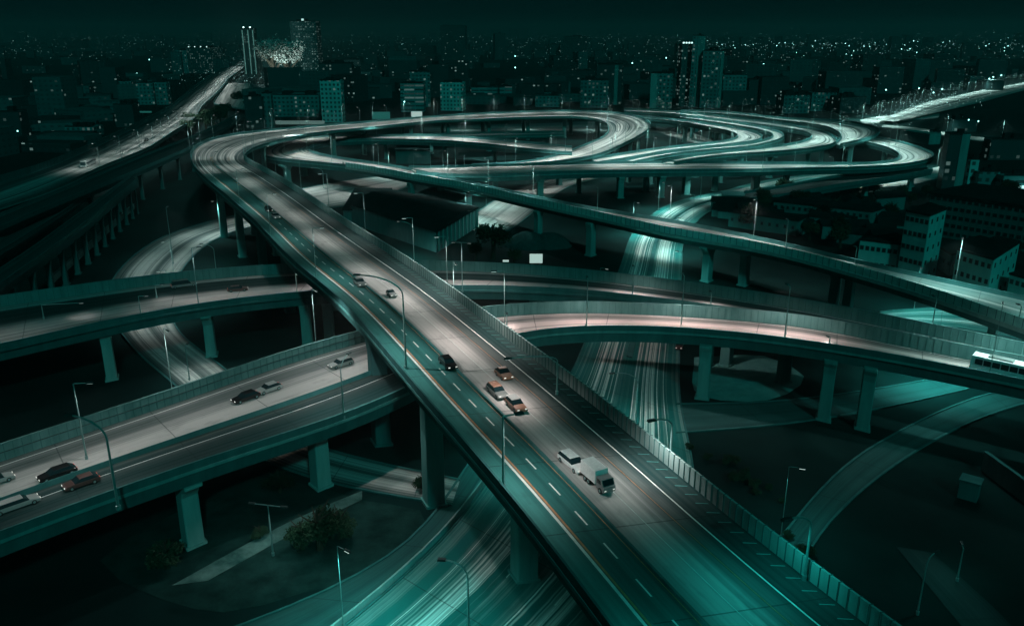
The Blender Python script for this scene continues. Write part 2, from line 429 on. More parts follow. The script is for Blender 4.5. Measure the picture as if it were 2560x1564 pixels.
def under_deck(b, rd, mg=3.5):
    for r in ROADS:
        if r is rd: continue
        d = np.linalg.norm(r.cen[:, :2]-np.array([b.x, b.y]), axis=1); i = int(d.argmin())
        if d[i] < r.w[i]/2+mg and b.z+.5 < r.cen[i, 2] < b.z+16: return True
    return False
def auto_lamps(rd, side, gap, h, group, label, s0=5, s1=1e9, power=1.0, alen=2.8, du=.2, mg=3.5):  # posts added at even gaps as the light source for each road
    q = s0; a, sg = (0, -1) if side == 'L' else (1, 1)
    while q < min(rd.len, s1):
        b = rd.at(q, a, sg*du, 0); T, U = rd.dirs(q)
        px, py = proj(b)
        if not under_deck(b, rd, mg) and -250 < px < 2800 and py < 1750 and b.y > 5 and not any((b.x-x)**2+(b.y-y)**2 < 100 and abs(z-b.z) < 4 for x, y, z in LAMPS):
            lamp(b, h, (-sg*U.x, -sg*U.y), alen*.5, group, label, power, curved=False, thick=.6)
        q += gap
def viaduct(name, rd, label, surf, gd=2.2, lpar=('p', 1.0), rpar=('p', 1.0), mat=None, group=None, pal=None, gsplit=None):
    mat = mat or CONC
    c = rd.cen[rd.n//2]
    v = empty(name, (0, 0, 0), 0, label, 'viaduct', group)
    rd.sweep('road_surface', [(0, 0, 0), (.25, 0, 0), (.5, 0, 0), (.75, 0, 0), (1, 0, 0)], surf, v, closed=False)
    rd.sweep('deck_slab', [(0, -.42, -.06), (1, .42, -.06), (1, .42, -.5), (0, -.42, -.5)], mat, v)
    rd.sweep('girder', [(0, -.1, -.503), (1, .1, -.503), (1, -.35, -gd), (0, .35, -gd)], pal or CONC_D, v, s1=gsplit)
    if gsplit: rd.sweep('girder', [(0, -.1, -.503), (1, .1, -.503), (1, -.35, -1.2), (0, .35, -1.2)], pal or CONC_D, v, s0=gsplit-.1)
    for side, spec in (('L', lpar), ('R', rpar)):
        if spec is None: continue
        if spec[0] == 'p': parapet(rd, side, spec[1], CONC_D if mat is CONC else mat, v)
        else: rib_wall(rd, 'noise_fence', side, spec[1], FENCE, v, rib=spec[2])
    return v

# ================================================================== SETTING: ground
def structure(o, label=None): o['kind'] = 'structure'; return tag(o, label)
mb = MB(); mb.add([(-30000, -400, -.05), (30000, -400, -.05), (30000, 40000, -.05), (-30000, 40000, -.05)], [(0, 1, 2, 3)], [[(0, 0)]*4])
structure(mb.build('ground', GROUND))
def patch(name, pts, mat, z, kind='structure'):
    c = cr_curve([P(x, y, 0) for x, y in pts]+[P(*pts[0], 0)], 4)[:-1]
    mb = MB(); mb.add([(p[0], p[1], z) for p in c], [tuple(range(len(c)))])
    me = mb.mesh(name); me.materials.append(mat); o = link(name, me); o['kind'] = kind; return o

M_PROF = [(0, .62), (.135, .72), (.16, .3), (.19, .5), (.24, .38), (.33, .45), (.372, .2), (.41, .50), (.50, .95), (.60, .85), (.68, .42), (.75, .16), (.82, .05), (1, .03)]  # bright middle lanes and dark right side put the lighting into the paving
S_MAIN = road_mat('trail_streaked_paving', M_PROF, 19, .36, teal=[(0, .149), (.165, .37)])
S_LOOP = road_mat('loop_paving', [(0, .1), (.08, .5), (.25, .9), (.4, .6), (.55, .95), (.72, .6), (.85, .85), (.95, .3), (1, .1)], 16, 1.3, fine=.9)
S_WEST = road_mat('west_paving', [(0, .03), (.12, .1), (.3, .15), (.4, .5), (.7, .55), (.85, .2), (1, .03)], 20, 1.0)
S_RAMP = road_mat('ramp_paving', [(0, .1), (.15, .35), (.3, .85), (.5, .5), (.7, .9), (.9, .4), (1, .1)], 10, .6)
S_UP = road_mat('crossing_paving', [(0, .35), (.08, .6), (.14, .1), (.3, .03), (.45, .08), (.55, .6), (.7, .95), (.88, .85), (.93, .3), (1, .1)], 16, .5, pale=(.48, .455, .44))
S_LOW = road_mat('lower_paving', [(0, .05), (.1, .3), (.2, .2), (.3, .7), (.42, .95), (.52, .9), (.6, .12), (.8, .03), (1, .03)], 20, .45, pale=(.47, .455, .44))
S_LOWR = road_mat('lower_paving_pale', [(0, .2), (.1, .55), (.25, .35), (.4, .8), (.6, .98), (.9, .95), (1, .6)], 10, .4, pale=(.60, .49, .47))
S_LONG = road_mat('long_viaduct_paving', [(0, .1), (.2, .2), (.35, .1), (.5, .3), (.58, .9), (.66, .3), (1, .2)], 13, .6, dark=(.006, .10, .095))
S_GRND = road_mat('ground_road_paving', [(0, .0), (.16, .0), (.24, .30), (.36, .22), (.44, .0), (.56, .0), (.63, .28), (.74, .3), (.84, .0), (1, .0)], 22, 2.2, fine=1.8, pale=(.78, .84, .8), dark=(.01, .15, .14))
S_HOOK = road_mat('hook_road_paving', [(0, .05), (.12, .3), (.25, .8), (.5, .75), (.56, .15), (.62, .15), (.7, .8), (.9, .7), (1, .1)], 22, .7, fine=1.3)
S_DIM = road_mat('dim_ground_paving', [(0, .03), (.2, .16), (.5, .10), (.8, .16), (1, .03)], 12, .3, pale=(.15, .42, .40), dark=(.006, .05, .05))
S_BRT = road_mat('bright_ground_paving', [(0, .2), (.2, .85), (.45, .5), (.5, .9), (.8, .8), (1, .3)], 14, .6)
S_DARK = road_mat('dark_asphalt', [(0, .03), (.5, .06), (1, .03)], 14, .2)

# ------------------------------------------------------------------ ground-level roads
def ground_road(name, rd, surf, kerb=True, z=0):
    g = rd.sweep(name, [(0, 0, 0), (.25, 0, 0), (.5, 0, 0), (.75, 0, 0), (1, 0, 0)], surf, None, closed=False); structure(g)
    if kerb:
        for a, sg in ((0, -1), (1, 1)):
            rd.sweep('kerb', [(a, sg*-.02, -.1), (a, sg*.35, -.1), (a, sg*.35, .14), (a, sg*-.02, .14)], CONC_D, g)
    return g
V = Road([(2080, 432), (1985, 440), (1880, 458), (1798, 480), (1725, 494), (1664, 514), (1627, 540), (1582, 583), (1550, 675), (1505, 765), (1463, 855), (1420, 960), (1340, 1055), (1262, 1140), (1206, 1221), (1149, 1325), (1061, 1412), (960, 1490), (871, 1562), (760, 1650)],
         [(2160, 440), (2080, 452), (2000, 466), (1925, 484), (1840, 504), (1780, 524), (1745, 548), (1712, 590), (1700, 690), (1698, 770), (1698, 855), (1695, 1000), (1735, 1170), (1740, 1300), (1650, 1450), (1520, 1620), (1400, 1750), (1200, 1900)], .06)
gV = ground_road('sunken_highway', V, S_GRND)
for i, a in enumerate((.17, .215, .25, .29, .335, .345, .385, .42, .59, .62, .665, .70, .71, .75, .80, .86)):  # thin white lines painted along the road in place of light trails
    V.line('trail_line', a, PAINT, gV, .10+.05*(i % 3), dz=.02, s0=(i*37 % 60), s1=V.len-(i*53 % 70))
V.sweep('median_kerb', [(.5, -.8, -.1), (.5, .8, -.1), (.5, .6, .3), (.5, -.6, .3)], CONC_D, gV, s1=V.nearest(P(1560, 900))[0])
VS = Road([(1200, 1120), (1160, 1165), (1097, 1288), (991, 1414), (860, 1475), (640, 1555), (380, 1640)], [(1235, 1140), (1190, 1215), (1130, 1320), (1045, 1408), (940, 1488), (850, 1556), (700, 1680)], .05)
GL = Road([(700, 530), (590, 536), (505, 559), (404, 592), (328, 645), (285, 692), (268, 745), (278, 790), (310, 840), (338, 876), (405, 932), (461, 975), (540, 1070), (616, 1136), (775, 1196), (910, 1231), (1061, 1245), (1130, 1260)],
          [(700, 555), (600, 568), (542, 594), (479, 641), (454, 672), (425, 740), (430, 812), (465, 855), (556, 914), (640, 1000), (725, 1106), (860, 1139), (955, 1168), (1061, 1182), (1150, 1200)], .10)
gL = ground_road('hook_road', GL, S_HOOK)
S2 = Road([(2600, 955), (2450, 985), (2345, 1030), (2260, 1073), (2123, 1150), (1964, 1333), (1880, 1440)],
          [(2640, 985), (2500, 1020), (2400, 1062), (2300, 1115), (2175, 1200), (2040, 1325), (1980, 1450)], .08)
ground_road('curving_street', S2, S_DIM)
S3 = Road([(1690, 1010), (1800, 1012), (1900, 1010), (2020, 1000), (2130, 983), (2350, 945), (2600, 900)],
          [(1690, 1080), (1800, 1080), (1900, 1068), (2060, 1045), (2200, 1020), (2400, 975), (2600, 925)], .05)
ground_road('cross_street', S3, S_DIM)
S4 = Road([(2200, 780), (2300, 768), (2400, 765), (2560, 770), (2750, 785)], [(2220, 800), (2320, 805), (2400, 812), (2560, 850), (2750, 900)], .07)
ground_road('frontage_road', S4, S_GRND)
G3 = Road([(700, 486), (760, 470), (840, 455), (930, 442), (1000, 436)], [(730, 535), (800, 522), (880, 514), (960, 490), (1030, 462)], .06)
ground_road('inner_road', G3, S_BRT)
G4 = Road([(1150, 565), (1195, 530), (1250, 492), (1320, 463), (1400, 444), (1500, 430)], [(1240, 592), (1275, 575), (1320, 540), (1380, 492), (1430, 462), (1510, 440)], .07)
ground_road('link_road', G4, S_BRT)
G5 = Road([(2130, 464), (2200, 452), (2260, 440), (2330, 420), (2400, 405)], [(2135, 475), (2200, 468), (2270, 465), (2330, 450), (2400, 425)], .07)
ground_road('side_road', G5, S_BRT)
G6 = Road([(1050, 402), (1150, 396), (1280, 388), (1400, 384)], [(1050, 408), (1150, 404), (1280, 400), (1400, 396)], .07)
ground_road('yard_road', G6, S_DIM, kerb=False)
G7 = Road([(1640, 300), (1700, 320), (1760, 342), (1800, 358)], [(1640, 330), (1690, 345), (1730, 356), (1780, 366)], .07)
ground_road('service_road', G7, S_BRT, kerb=False)
G8 = Road([(1700, 275), (1600, 290), (1500, 300), (1350, 308), (1180, 312), (1060, 318)], [(1700, 330), (1600, 330), (1500, 328), (1350, 326), (1180, 328), (1060, 330)], .04)
ground_road('market_street', G8, road_mat('patchy_paving', [(0, .1), (.5, .4), (1, .1)], 60, 1.2), kerb=False)
BR = Road([(2240, 1365), (2285, 1425), (2400, 1560), (2520, 1700)], [(2330, 1380), (2420, 1440), (2520, 1545), (2640, 1680)], .06)
ground_road('access_road', BR, S_DARK, kerb=False)
ground_road('slip_lane', VS, S_DIM)
V.sweep('kerb_wall', [(0, -.5, -.1), (0, -.85, -.1), (0, -.8, .9), (0, -.55, .9)], CONC_P, gV, s0=V.nearest(P(1230, 1180))[0])
patch('concrete_yard', [(1735, 893), (1911, 890), (2010, 940), (1920, 1000), (1753, 990)], CONC, .03)
patch('grass_verge', [(640, 1190), (800, 1215), (900, 1250), (1050, 1275), (1075, 1330), (960, 1430), (760, 1480), (560, 1530), (300, 1450), (250, 1400), (420, 1290)], GRASS, .02)
PT = Road([(905, 1226), (830, 1238), (760, 1275), (640, 1345), (560, 1385), (430, 1462)], [(905, 1248), (850, 1262), (780, 1300), (665, 1370), (600, 1408), (520, 1450)], .06)
ground_road('footpath', PT, rough_mat('path_gravel', (.01, .06, .055), (.13, .24, .22), .25, .95, bump=.4), kerb=False)

# ================================================================== VIADUCTS
# main viaduct (foreground, bends back at far left, sweeps round the far loop)
MR = Road([(1760, 1890, 21), (1519, 1562, 21), (1378, 1372, 21), (1258, 1221, 21), (1110, 1055, 21), (855, 757, 21), (736, 660, 21), (643, 560, 21), (592, 514, 21), (542, 471, 21), (507, 441, 21), (489, 422, 21), (479, 404, 21), (478, 392, 20.5), (483, 378, 20), (501, 363, 19), (542, 347, 18), (603, 336, 17.5), (684, 327, 17), (765, 319, 17), (846, 312, 17), (961, 303, 16), (1062, 294, 16), (1149, 288, 15), (1225, 284, 15), (1380, 279, 14), (1502, 280, 14), (1563, 286, 13.5), (1603, 297, 13), (1624, 309, 13), (1628, 317, 13), (1619, 328, 12.5), (1593, 345, 12), (1552, 366, 11.5), (1512, 386, 11), (1461, 398, 11), (1400, 408, 10.5), (1285, 416, 10), (1180, 419, 10)],
          [(2500, 1810, 21), (2161, 1562, 21), (1911, 1368, 21), (1700, 1189, 21), (1458, 992, 21), (1273, 850, 21), (1061, 693, 21), (856, 560, 21), (755, 489, 21), (653, 426, 21), (613, 406, 21), (608, 394, 20.5), (617, 380, 20), (649, 365, 19), (714, 347, 18), (765, 337, 17.5), (826, 329, 17), (920, 321, 17), (1000, 312, 16), (1062, 306, 16), (1144, 302, 15), (1225, 299, 15), (1380, 293, 14), (1441, 292, 14), (1490, 297, 13.5), (1514, 307, 13), (1523, 320, 13), (1514, 339, 12.5), (1461, 362, 12), (1421, 378, 11.5), (1375, 394, 11), (1279, 408, 10.5), (1180, 413, 10)])
# direction check: widths printed for debugging
print('MAIN w', MR.w.min(), MR.w.max(), MR.len)
sj = MR.nearest(P(480, 392, 21))[0]
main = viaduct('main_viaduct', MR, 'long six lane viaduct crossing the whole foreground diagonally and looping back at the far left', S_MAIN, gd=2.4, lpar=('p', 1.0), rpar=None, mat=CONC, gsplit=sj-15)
rib_wall(MR, 'barrier_wall', 'R', 1.9, CONC_P, main, rib=1.0, s0=0, s1=sj, rail=False, ribmat=CONC_D, ribw=.07)
parapet(MR, 'R', .7, CONC_D, main, s0=sj-2)
S_CURVE = road_mat('curve_paving', [(0, .15), (.06, .55), (.14, .2), (.28, .75), (.36, .3), (.5, .8), (.62, .5), (.72, .9), (.84, .35), (.93, .2), (1, .05)], 19, 1.3, fine=.9)
MR.sweep('curve_surface', [(.01, 0, .012), (.5, 0, .012), (.99, 0, .012)], S_CURVE, main, closed=False, s0=sj-45)
MR.sweep('median_barrier', [(.378, -.22, 0), (.378, .22, 0), (.378, .12, .35), (.378, -.12, .35)], CONC_D, main, s1=sj-20)
MR.line('edge_line', .148, PAINT, main, .30, s1=sj); MR.line('kerb_line', .168, YPAINT, main, .22, s1=sj-50)
MR.line('edge_line', .178, CONC_D, main, .12, s1=sj)
MR.line('edge_line', .366, YPAINT, main, .14, s1=sj); MR.line('edge_line', .395, YPAINT, main, .14, s1=sj)
MR.line('edge_line', .815, PAINT, main, .16, s1=sj); MR.line('edge_line', .56, PAINT, main, .09, s1=sj)
MR.line('edge_line', .715, YPAINT, main, .08, s1=sj)
MR.dashes('lane_dash', .272, PAINT, main, 2.6, 3.2, .17, s1=180)
q = 4
while q < 150:                                         # little bars marked square to the right-hand edge
    T, U = MR.dirs(q); c = MR.at(q, 1, -.9, .03)
    mb = MB(); mb.add([c-U*.7-T*.1, c+U*.45-T*.45, c+U*.45-T*.33, c-U*.7+T*.05], [(0, 1, 2, 3)]); mb.build('edge_tick', CONC, main); q += 1.9

# crossing viaduct (upper carriageway)
CU = Road([(-150, 790), (0, 767), (317, 721), (486, 700), (700, 684), (880, 676), (1061, 675), (1272, 682), (1484, 700), (1710, 728, 12.5), (1975, 770, 13), (2186, 812, 13.5), (2560, 890, 14), (2750, 932, 14)],
          [(-150, 905), (0, 872), (225, 819), (356, 791), (497, 766), (799, 733), (960, 725), (1131, 722), (1343, 724), (1554, 742), (1710, 763, 12.5), (1911, 790, 13), (2087, 818, 13.5), (2369, 876, 14), (2560, 908, 14), (2750, 948, 14)], 12)
CL = Road([(-150, 1205), (0, 1152), (257, 1068), (373, 1032), (669, 925), (860, 865), (1040, 822), (1220, 790), (1484, 780), (1710, 792, 13), (1982, 811, 13.5), (2158, 842, 14), (2369, 892, 14), (2560, 924, 14), (2750, 962, 14)],
          [(-150, 1402), (0, 1341), (577, 1136), (860, 1050), (1010, 990), (1130, 915), (1269, 837), (1449, 820), (1554, 820), (1710, 826, 13), (1961, 852, 13.5), (2228, 896, 14), (2440, 934, 14), (2560, 962, 14), (2750, 1002, 14)], 12.8)
print('CU w', CU.w.min(), CU.w.max(), CU.len); print('CL w', CL.w.min(), CL.w.max(), CL.len)
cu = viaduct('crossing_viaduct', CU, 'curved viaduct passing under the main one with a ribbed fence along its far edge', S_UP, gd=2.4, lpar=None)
rib_wall(CU, 'noise_fence', 'L', 2.3, FENCE, cu, rib=1.3, mid=False, ribmat=FENCE_D)
CU.sweep('deck_edge', [(1, .424, -.05), (1, .6, -.05), (1, .6, -.5), (1, .424, -.5)], CONC_D, cu)
CU.line('edge_line', .10, PAINT, cu, .16); CU.line('edge_line', .93, PAINT, cu, .14)
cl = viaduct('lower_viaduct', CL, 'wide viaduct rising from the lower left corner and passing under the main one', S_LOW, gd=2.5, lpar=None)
for m in [cl]:
    pass
rib_wall(CL, 'noise_fence', 'L', 2.3, FENCE, cl, rib=1.2, mid=False, ribmat=FENCE_D)
CL.line('edge_line', .07, PAINT, cl, .16); CL.line('edge_line', .70, PAINT, cl, .14)
xm = CL.nearest(P(1100, 860, 12.8))[0]
CL.sweep('middle_rail', [(0, .05, 1.15), (0, -.016, 1.15), (0, -.016, 1.25), (0, .05, 1.25)], DSTEEL, cl, s1=xm)
CL.sweep('median_barrier', [(.585, -.18, 0), (.585, .18, 0), (.585, .08, .7), (.585, -.08, .7)], CONC_D, cl, s1=xm)
CL.sweep('paler_surface', [(.02, 0, .012), (.5, 0, .012), (.98, 0, .012)], S_LOWR, cl, closed=False, s0=xm-10)

# long viaduct with the hairpin
LR = Road([(1430, 370, 12), (1400, 366, 12), (1326, 359, 12), (1225, 350, 12), (1123, 342, 11.5), (1026, 340, 11), (920, 341, 11), (826, 341), (745, 345), (694, 354), (660, 368), (649, 380), (656, 391), (684, 399), (785, 408), (860, 416), (920, 424), (1001, 440), (1149, 466, 11), (1245, 486, 12), (1380, 519, 12.5), (1481, 540, 12.5), (1700, 590, 12.5), (1876, 616, 12.5), (2052, 658, 12.5), (2228, 708, 12.5), (2404, 765, 12.5), (2560, 822, 12.5), (2760, 890, 12.5)],
          [(1430, 384, 12), (1390, 382, 12), (1367, 381, 12), (1306, 374, 12), (1204, 362, 12), (1103, 354, 11.5), (1001, 351, 11), (920, 350, 11), (864, 351), (826, 355), (785, 362), (763, 371), (766, 379), (795, 387), (826, 394), (900, 405), (991, 418), (1070, 436), (1149, 453, 11), (1308, 490, 12), (1400, 509, 12.5), (1484, 526, 12.5), (1700, 560, 12.5), (1971, 617, 12.5), (2137, 658, 12.5), (2351, 705, 12.5), (2560, 750, 12.5), (2760, 800, 12.5)], 10.5)
print('LR w', LR.w.min(), LR.w.max(), LR.len)
lv = viaduct('hairpin_viaduct', LR, 'slender viaduct starting in a tight hairpin and running long to the right edge', S_LOOP, gd=2.3, lpar=None, mat=CONC)
sh = LR.nearest(P(880, 414, 10.5))[0]
LR.sweep('long_surface', [(.01, 0, .012), (.5, 0, .012), (.99, 0, .012)], S_LONG, lv, closed=False, s0=sh+60)
parapet(LR, 'L', 1.0, CONC_D, lv, s1=sh)
rib_wall(LR, 'side_fence', 'L', 1.9, rough_mat('pale_fence', (.3, .6, .57), (.42, .75, .7), .8, .6), lv, rib=1.8, s0=sh-2, rail=False, ribmat=CONC_D)  # fence colour raised to stand for lamplight falling on it
LR.sweep('edge_beam', [(0, -.43, -.05), (0, -.6, -.05), (0, -.6, -.9), (0, -.43, -.9)], CONC_P, lv, s0=sh)

# far loops
E1 = Road([(1022, 419), (1077, 422), (1204, 416), (1400, 412), (1583, 408), (1880, 409), (2063, 411), (2185, 411), (2235, 406), (2254, 397), (2248, 387), (2225, 373), (2185, 362), (2130, 352), (2080, 346)],
          [(1040, 432), (1103, 440), (1204, 441), (1400, 434), (1502, 431), (1644, 429), (1880, 427), (2000, 424), (2164, 421), (2246, 416), (2310, 405), (2338, 394), (2325, 381), (2280, 365), (2240, 354), (2190, 344), (2110, 335)], 11)
L1 = Road([(1580, 292), (1684, 300), (1766, 311), (1847, 323), (1885, 332), (1908, 343), (1897, 352), (1860, 359), (1786, 367), (1684, 378), (1603, 391), (1542, 402, 11.6), (1500, 408, 11.1)],
          [(1580, 297), (1684, 305), (1766, 319), (1820, 329), (1846, 337), (1850, 343), (1837, 350), (1786, 359), (1684, 368), (1609, 379), (1542, 389, 11.6), (1480, 400, 11.1)], 12)
L2 = Road([(1700, 291), (1800, 303), (1880, 315), (1941, 329), (1960, 337), (1957, 347), (1921, 359), (1860, 371), (1766, 378), (1684, 387), (1623, 398, 12), (1583, 408, 11.2)],
          [(1700, 296), (1800, 310), (1870, 321), (1923, 332), (1936, 339), (1933, 346), (1905, 355), (1860, 363), (1786, 368), (1705, 379), (1623, 389, 12), (1563, 403, 11.2)], 12.3)
L3 = Road([(1560, 274), (1613, 276), (1684, 280), (1786, 291), (1880, 302), (1982, 315), (2032, 324), (2073, 336), (2091, 350), (2090, 360), (2063, 368), (1982, 379), (1860, 387), (1766, 395, 12.2), (1684, 409, 11.4)],
          [(1560, 281), (1613, 283), (1684, 287), (1786, 299), (1880, 311), (1961, 322), (2012, 330), (2031, 340), (2018, 353), (1941, 368), (1860, 377), (1766, 386), (1690, 397, 12.0), (1656, 407, 11.4)], 12.6)
L4 = Road([(1700, 278), (1786, 279), (1880, 288), (1961, 298), (2032, 300), (2104, 303), (2164, 314), (2197, 321), (2198, 330), (2187, 341), (2144, 354), (2100, 363)],
          [(1700, 283), (1786, 285), (1880, 294), (1961, 305), (2042, 313), (2079, 323), (2100, 334), (2105, 344), (2100, 353), (2090, 360)], 12.9)
E6 = Road([(2316, 418, 8.5), (2246, 428, 8), (2164, 434, 7.5), (2063, 449, 7), (1982, 465, 6), (1921, 477, 5), (1860, 484, 3.5)],
          [(2330, 426, 8.5), (2266, 440, 8), (2164, 454, 7.5), (2063, 470, 7), (1982, 485, 6), (1925, 497, 5), (1850, 502, 3.5)])
for nm, r in (('E1', E1), ('L1', L1), ('L2', L2), ('L3', L3), ('L4', L4), ('E6', E6)): print(nm, round(r.w.min(), 1), round(r.w.max(), 1), round(r.len))
e1 = viaduct('loop_viaduct', E1, 'long level viaduct across the middle distance ending in a round loop at the right', S_LOOP, group='far loop viaducts')
l1 = viaduct('loop_viaduct', L1, 'innermost of the nested far ramps, curling back round a small dark island', S_LOOP, group='far loop viaducts', gd=1.8)
l2 = viaduct('loop_viaduct', L2, 'narrow dim ramp curling between the innermost loop and the wide bright loop', S_RAMP, group='far loop viaducts', gd=1.8)
l3 = viaduct('loop_viaduct', L3, 'widest bright loop among the nested far ramps', S_LOOP, group='far loop viaducts', gd=1.8)
l4 = viaduct('loop_viaduct', L4, 'outermost of the nested far ramps, nearest the highway at the horizon', S_LOOP, group='far loop viaducts', gd=1.8)
e6 = viaduct('descending_ramp', E6, 'dark sided ramp sloping down from the right-hand loop to a block abutment', S_DARK, mat=CONC_D, gd=2.0)
B2 = Road([(1410, 331, 9), (1310, 333, 9), (1204, 334, 9), (1100, 337, 9.5), (1010, 339, 10)], [(1410, 338, 9), (1310, 341, 9), (1204, 342, 9), (1100, 343, 9.5), (1030, 342, 10)], 10)
viaduct('branch_ramp', B2, 'thin level ramp leaving the hairpin arm inside the big far curve', S_RAMP, gd=1.5)

# left-hand viaducts
WR = Road([(-120, 500), (0, 458), (101, 427), (202, 385), (303, 338), (404, 286), (440, 262), (485, 224), (532, 188), (580, 158), (606, 146)],
          [(-120, 560), (0, 520), (126, 478), (252, 420), (366, 374), (424, 337), (485, 298), (505, 268), (540, 235), (575, 195), (606, 172), (622, 160)], 8)
W2 = Road([(-120, 590), (0, 542), (126, 490), (252, 437), (366, 389), (440, 360), (486, 342), (530, 322), (600, 285)],
          [(-120, 625), (0, 572), (100, 528), (252, 466), (404, 402), (470, 373), (500, 356), (545, 333), (610, 295)], 13)
W3 = Road([(-100, 745), (0, 683), (33, 662), (100, 615), (189, 548), (265, 492), (330, 440)],
          [(-60, 760), (0, 715), (101, 647), (146, 612), (207, 566), (278, 505), (345, 450)], 12)
W4 = Road([(-100, 655), (0, 600), (90, 545), (150, 505), (200, 475)], [(-60, 670), (0, 632), (101, 570), (170, 525), (225, 486)], 10)
WB = Road([(560, 208), (556, 222), (545, 240), (535, 258)], [(632, 208), (628, 225), (622, 250), (612, 272)], 5)
for nm, r in (('WR', WR), ('W2', W2), ('W3', W3), ('W4', W4), ('WB', WB)): print(nm, round(r.w.min(), 1), round(r.w.max(), 1), round(r.len))
wr = viaduct('west_viaduct', WR, 'broad bright highway viaduct running from the left edge up to the twin towers', S_WEST, gd=1.8, mat=CONC)
rib_wall(WR, 'noise_fence', 'L', 3.0, CONC_D, wr, rib=4, s0=40, s1=WR.len*.62, rail=False)
w2 = viaduct('west_ramp', W2, 'dark viaduct on many piers just below the broad left-hand highway', S_DARK, gd=2.2, mat=CONC_W, pal=CONC_W)
w3 = viaduct('west_ramp', W3, 'steepest dark ramp at the left edge, in front of the others', S_DARK, gd=2.6, mat=CONC_W, pal=CONC_W)
w4 = viaduct('west_ramp', W4, 'short ramp at the left edge between the two dark viaducts, with flared piers', S_DARK, gd=2.0, mat=CONC_W, pal=CONC_W)
wb = viaduct('toll_deck', WB, 'short wide bright deck below the left twin towers', S_BRT, gd=1.2)
W5 = Road([(700, 172), (715, 190), (735, 208), (752, 220)], [(728, 168), (740, 186), (760, 208), (768, 219)], 6)
viaduct('short_ramp', W5, 'short bright ramp running down right from the glowing cloud of lights between the towers', S_BRT, gd=1.2)

# far right highway
HR = Road([(2195, 300), (2240, 284), (2299, 260), (2404, 236), (2560, 206), (2750, 175)], [(2235, 304), (2290, 293), (2344, 281), (2440, 259), (2560, 227), (2750, 186)], 2)
hw = HR.sweep('far_highway', [(0, 0, 0), (.25, 0, 0), (.5, 0, 0), (.75, 0, 0), (1, 0, 0)], road_mat('far_highway_paving', [(0, .3), (.15, .9), (.4, .35), (.5, .2), (.65, .95), (.9, .8), (1, .3)], 30, 1.0), None, closed=False); structure(hw)
H2 = Road([(2210, 312), (2300, 320), (2420, 340), (2560, 350)], [(2200, 318), (2300, 328), (2420, 350), (2560, 362)], .1)
ground_road('east_road', H2, S_BRT, kerb=False)
H3 = Road([(2150, 300), (2200, 290), (2280, 285), (2350, 283)], [(2160, 312), (2230, 305), (2300, 300), (2345, 296)], .1)
ground_road('slip_road', H3, S_BRT, kerb=False)

# ------------------------------------------------------------------ piers
def pier_px(rd, px, py, parent, **k):
    b = P(px, py, 0); q, a = rd.nearest(b)
    if a > .9 or a < .1:
        c = rd.at(q, min(max(a, .1), .9)); b = Vector((c.x, c.y, 0))
    return pier(rd, q, a, parent, base=b, **k)
def auto_piers(rd, parent, gap, offs, s0=10, s1=1e9, avoid=(), mind=9, **k):
    q = s0
    while q < min(s1, rd.len):
        for a in offs:
            c = rd.at(q, a)
            bad = any((c.x-x)**2+(c.y-y)**2 < mind**2 for x, y in ALLPIERS)
            for r in avoid:
                qq, aa = r.nearest(c)
                if -.04 < aa < 1.04 and min(np.linalg.norm(r.cen[:, :2]-np.array([c.x, c.y]), axis=1)) < r.w.max(): bad = True
            if not bad: pier(rd, q, a, parent, **k)
        q += gap
for x, y in ((1085, 1256), (932, 1126)): pier_px(MR, x, y, main, wx=2.6, wt=2.4, flare=.3, gd=2.4, mat=CONC if x > 1000 else CONC_D)  # left pier takes darker concrete in place of the deck's shade
b = P(1330, 1452, 0)
pier_px(MR, 1310, 1440, main, wx=2.6, wt=2.4, flare=1.0, gd=2.4)
for x, y in ((484, 1355), (803, 1212)): pier_px(CL, x, y, cl, wx=2.6, wt=2.2, flare=4.5, gd=2.5, mat=CONC_P)
pier_px(CU, 288, 945, cu, wx=2.2, wt=1.8, flare=.6, mat=CONC_P); pier_px(CU, 530, 888, cu, wx=2.4, wt=1.8, flare=4)
for x, y in ((2112, 1088), (2058, 1046), (1738, 1010)): pier_px(CL, x, y, cl, wx=2.2, wt=2.0, flare=1.5)
for x, y in ((1918, 972), (1945, 968), (1768, 930), (1815, 912), (770, 862), (825, 850)): pier_px(CU if x > 1000 else CU, x, y, cu, wx=1.8, wt=1.8, flare=.8)
for x, y in ((712, 457), (762, 440), (915, 525), (1141, 506), (1330, 600), (1450, 648), (1766, 702), (1858, 712), (2108, 765), (2165, 772)): pier_px(LR, x, y, lv, wx=2.6, wt=2.0, flare=4.5 if x in (712, 1766, 2108) else 1)
for x, y in ((1350, 500), (1578, 515), (1640, 494), (1714, 485)): pier_px(E1, x, y, e1, wx=2.6, wt=2.2, flare=2)
pier_px(E1, 1887, 476, e1, wx=2.6, wt=2.4, flare=6, mat=CONC_P)
auto_piers(MR, main, 30, (.25, .75), 20, avoid=(V, GL, CU, CL, LR, G3, G8), wx=2.2, wt=2.0, flare=1.5, gd=2.4)
auto_piers(CU, cu, 34, (.5,), 20, avoid=(V, GL, MR), mind=18, flare=4)
auto_piers(CL, cl, 34, (.3, .75), 20, avoid=(V, GL, MR), mind=14, flare=2.5)
auto_piers(LR, lv, 34, (.5,), 12, avoid=(V, MR, G3, G4), mind=16, flare=3)
auto_piers(E1, e1, 30, (.3, .7), 12, avoid=(V, G4, G5, LR), mind=10, flare=1)
for r, o in ((L1, l1), (L2, l2), (L3, l3), (L4, l4)): auto_piers(r, o, 30, (.5,), 12, avoid=(E1, MR), mind=10, flare=2.5)
auto_piers(E6, e6, 26, (.5,), 12, avoid=(V,), mind=8, flare=1)
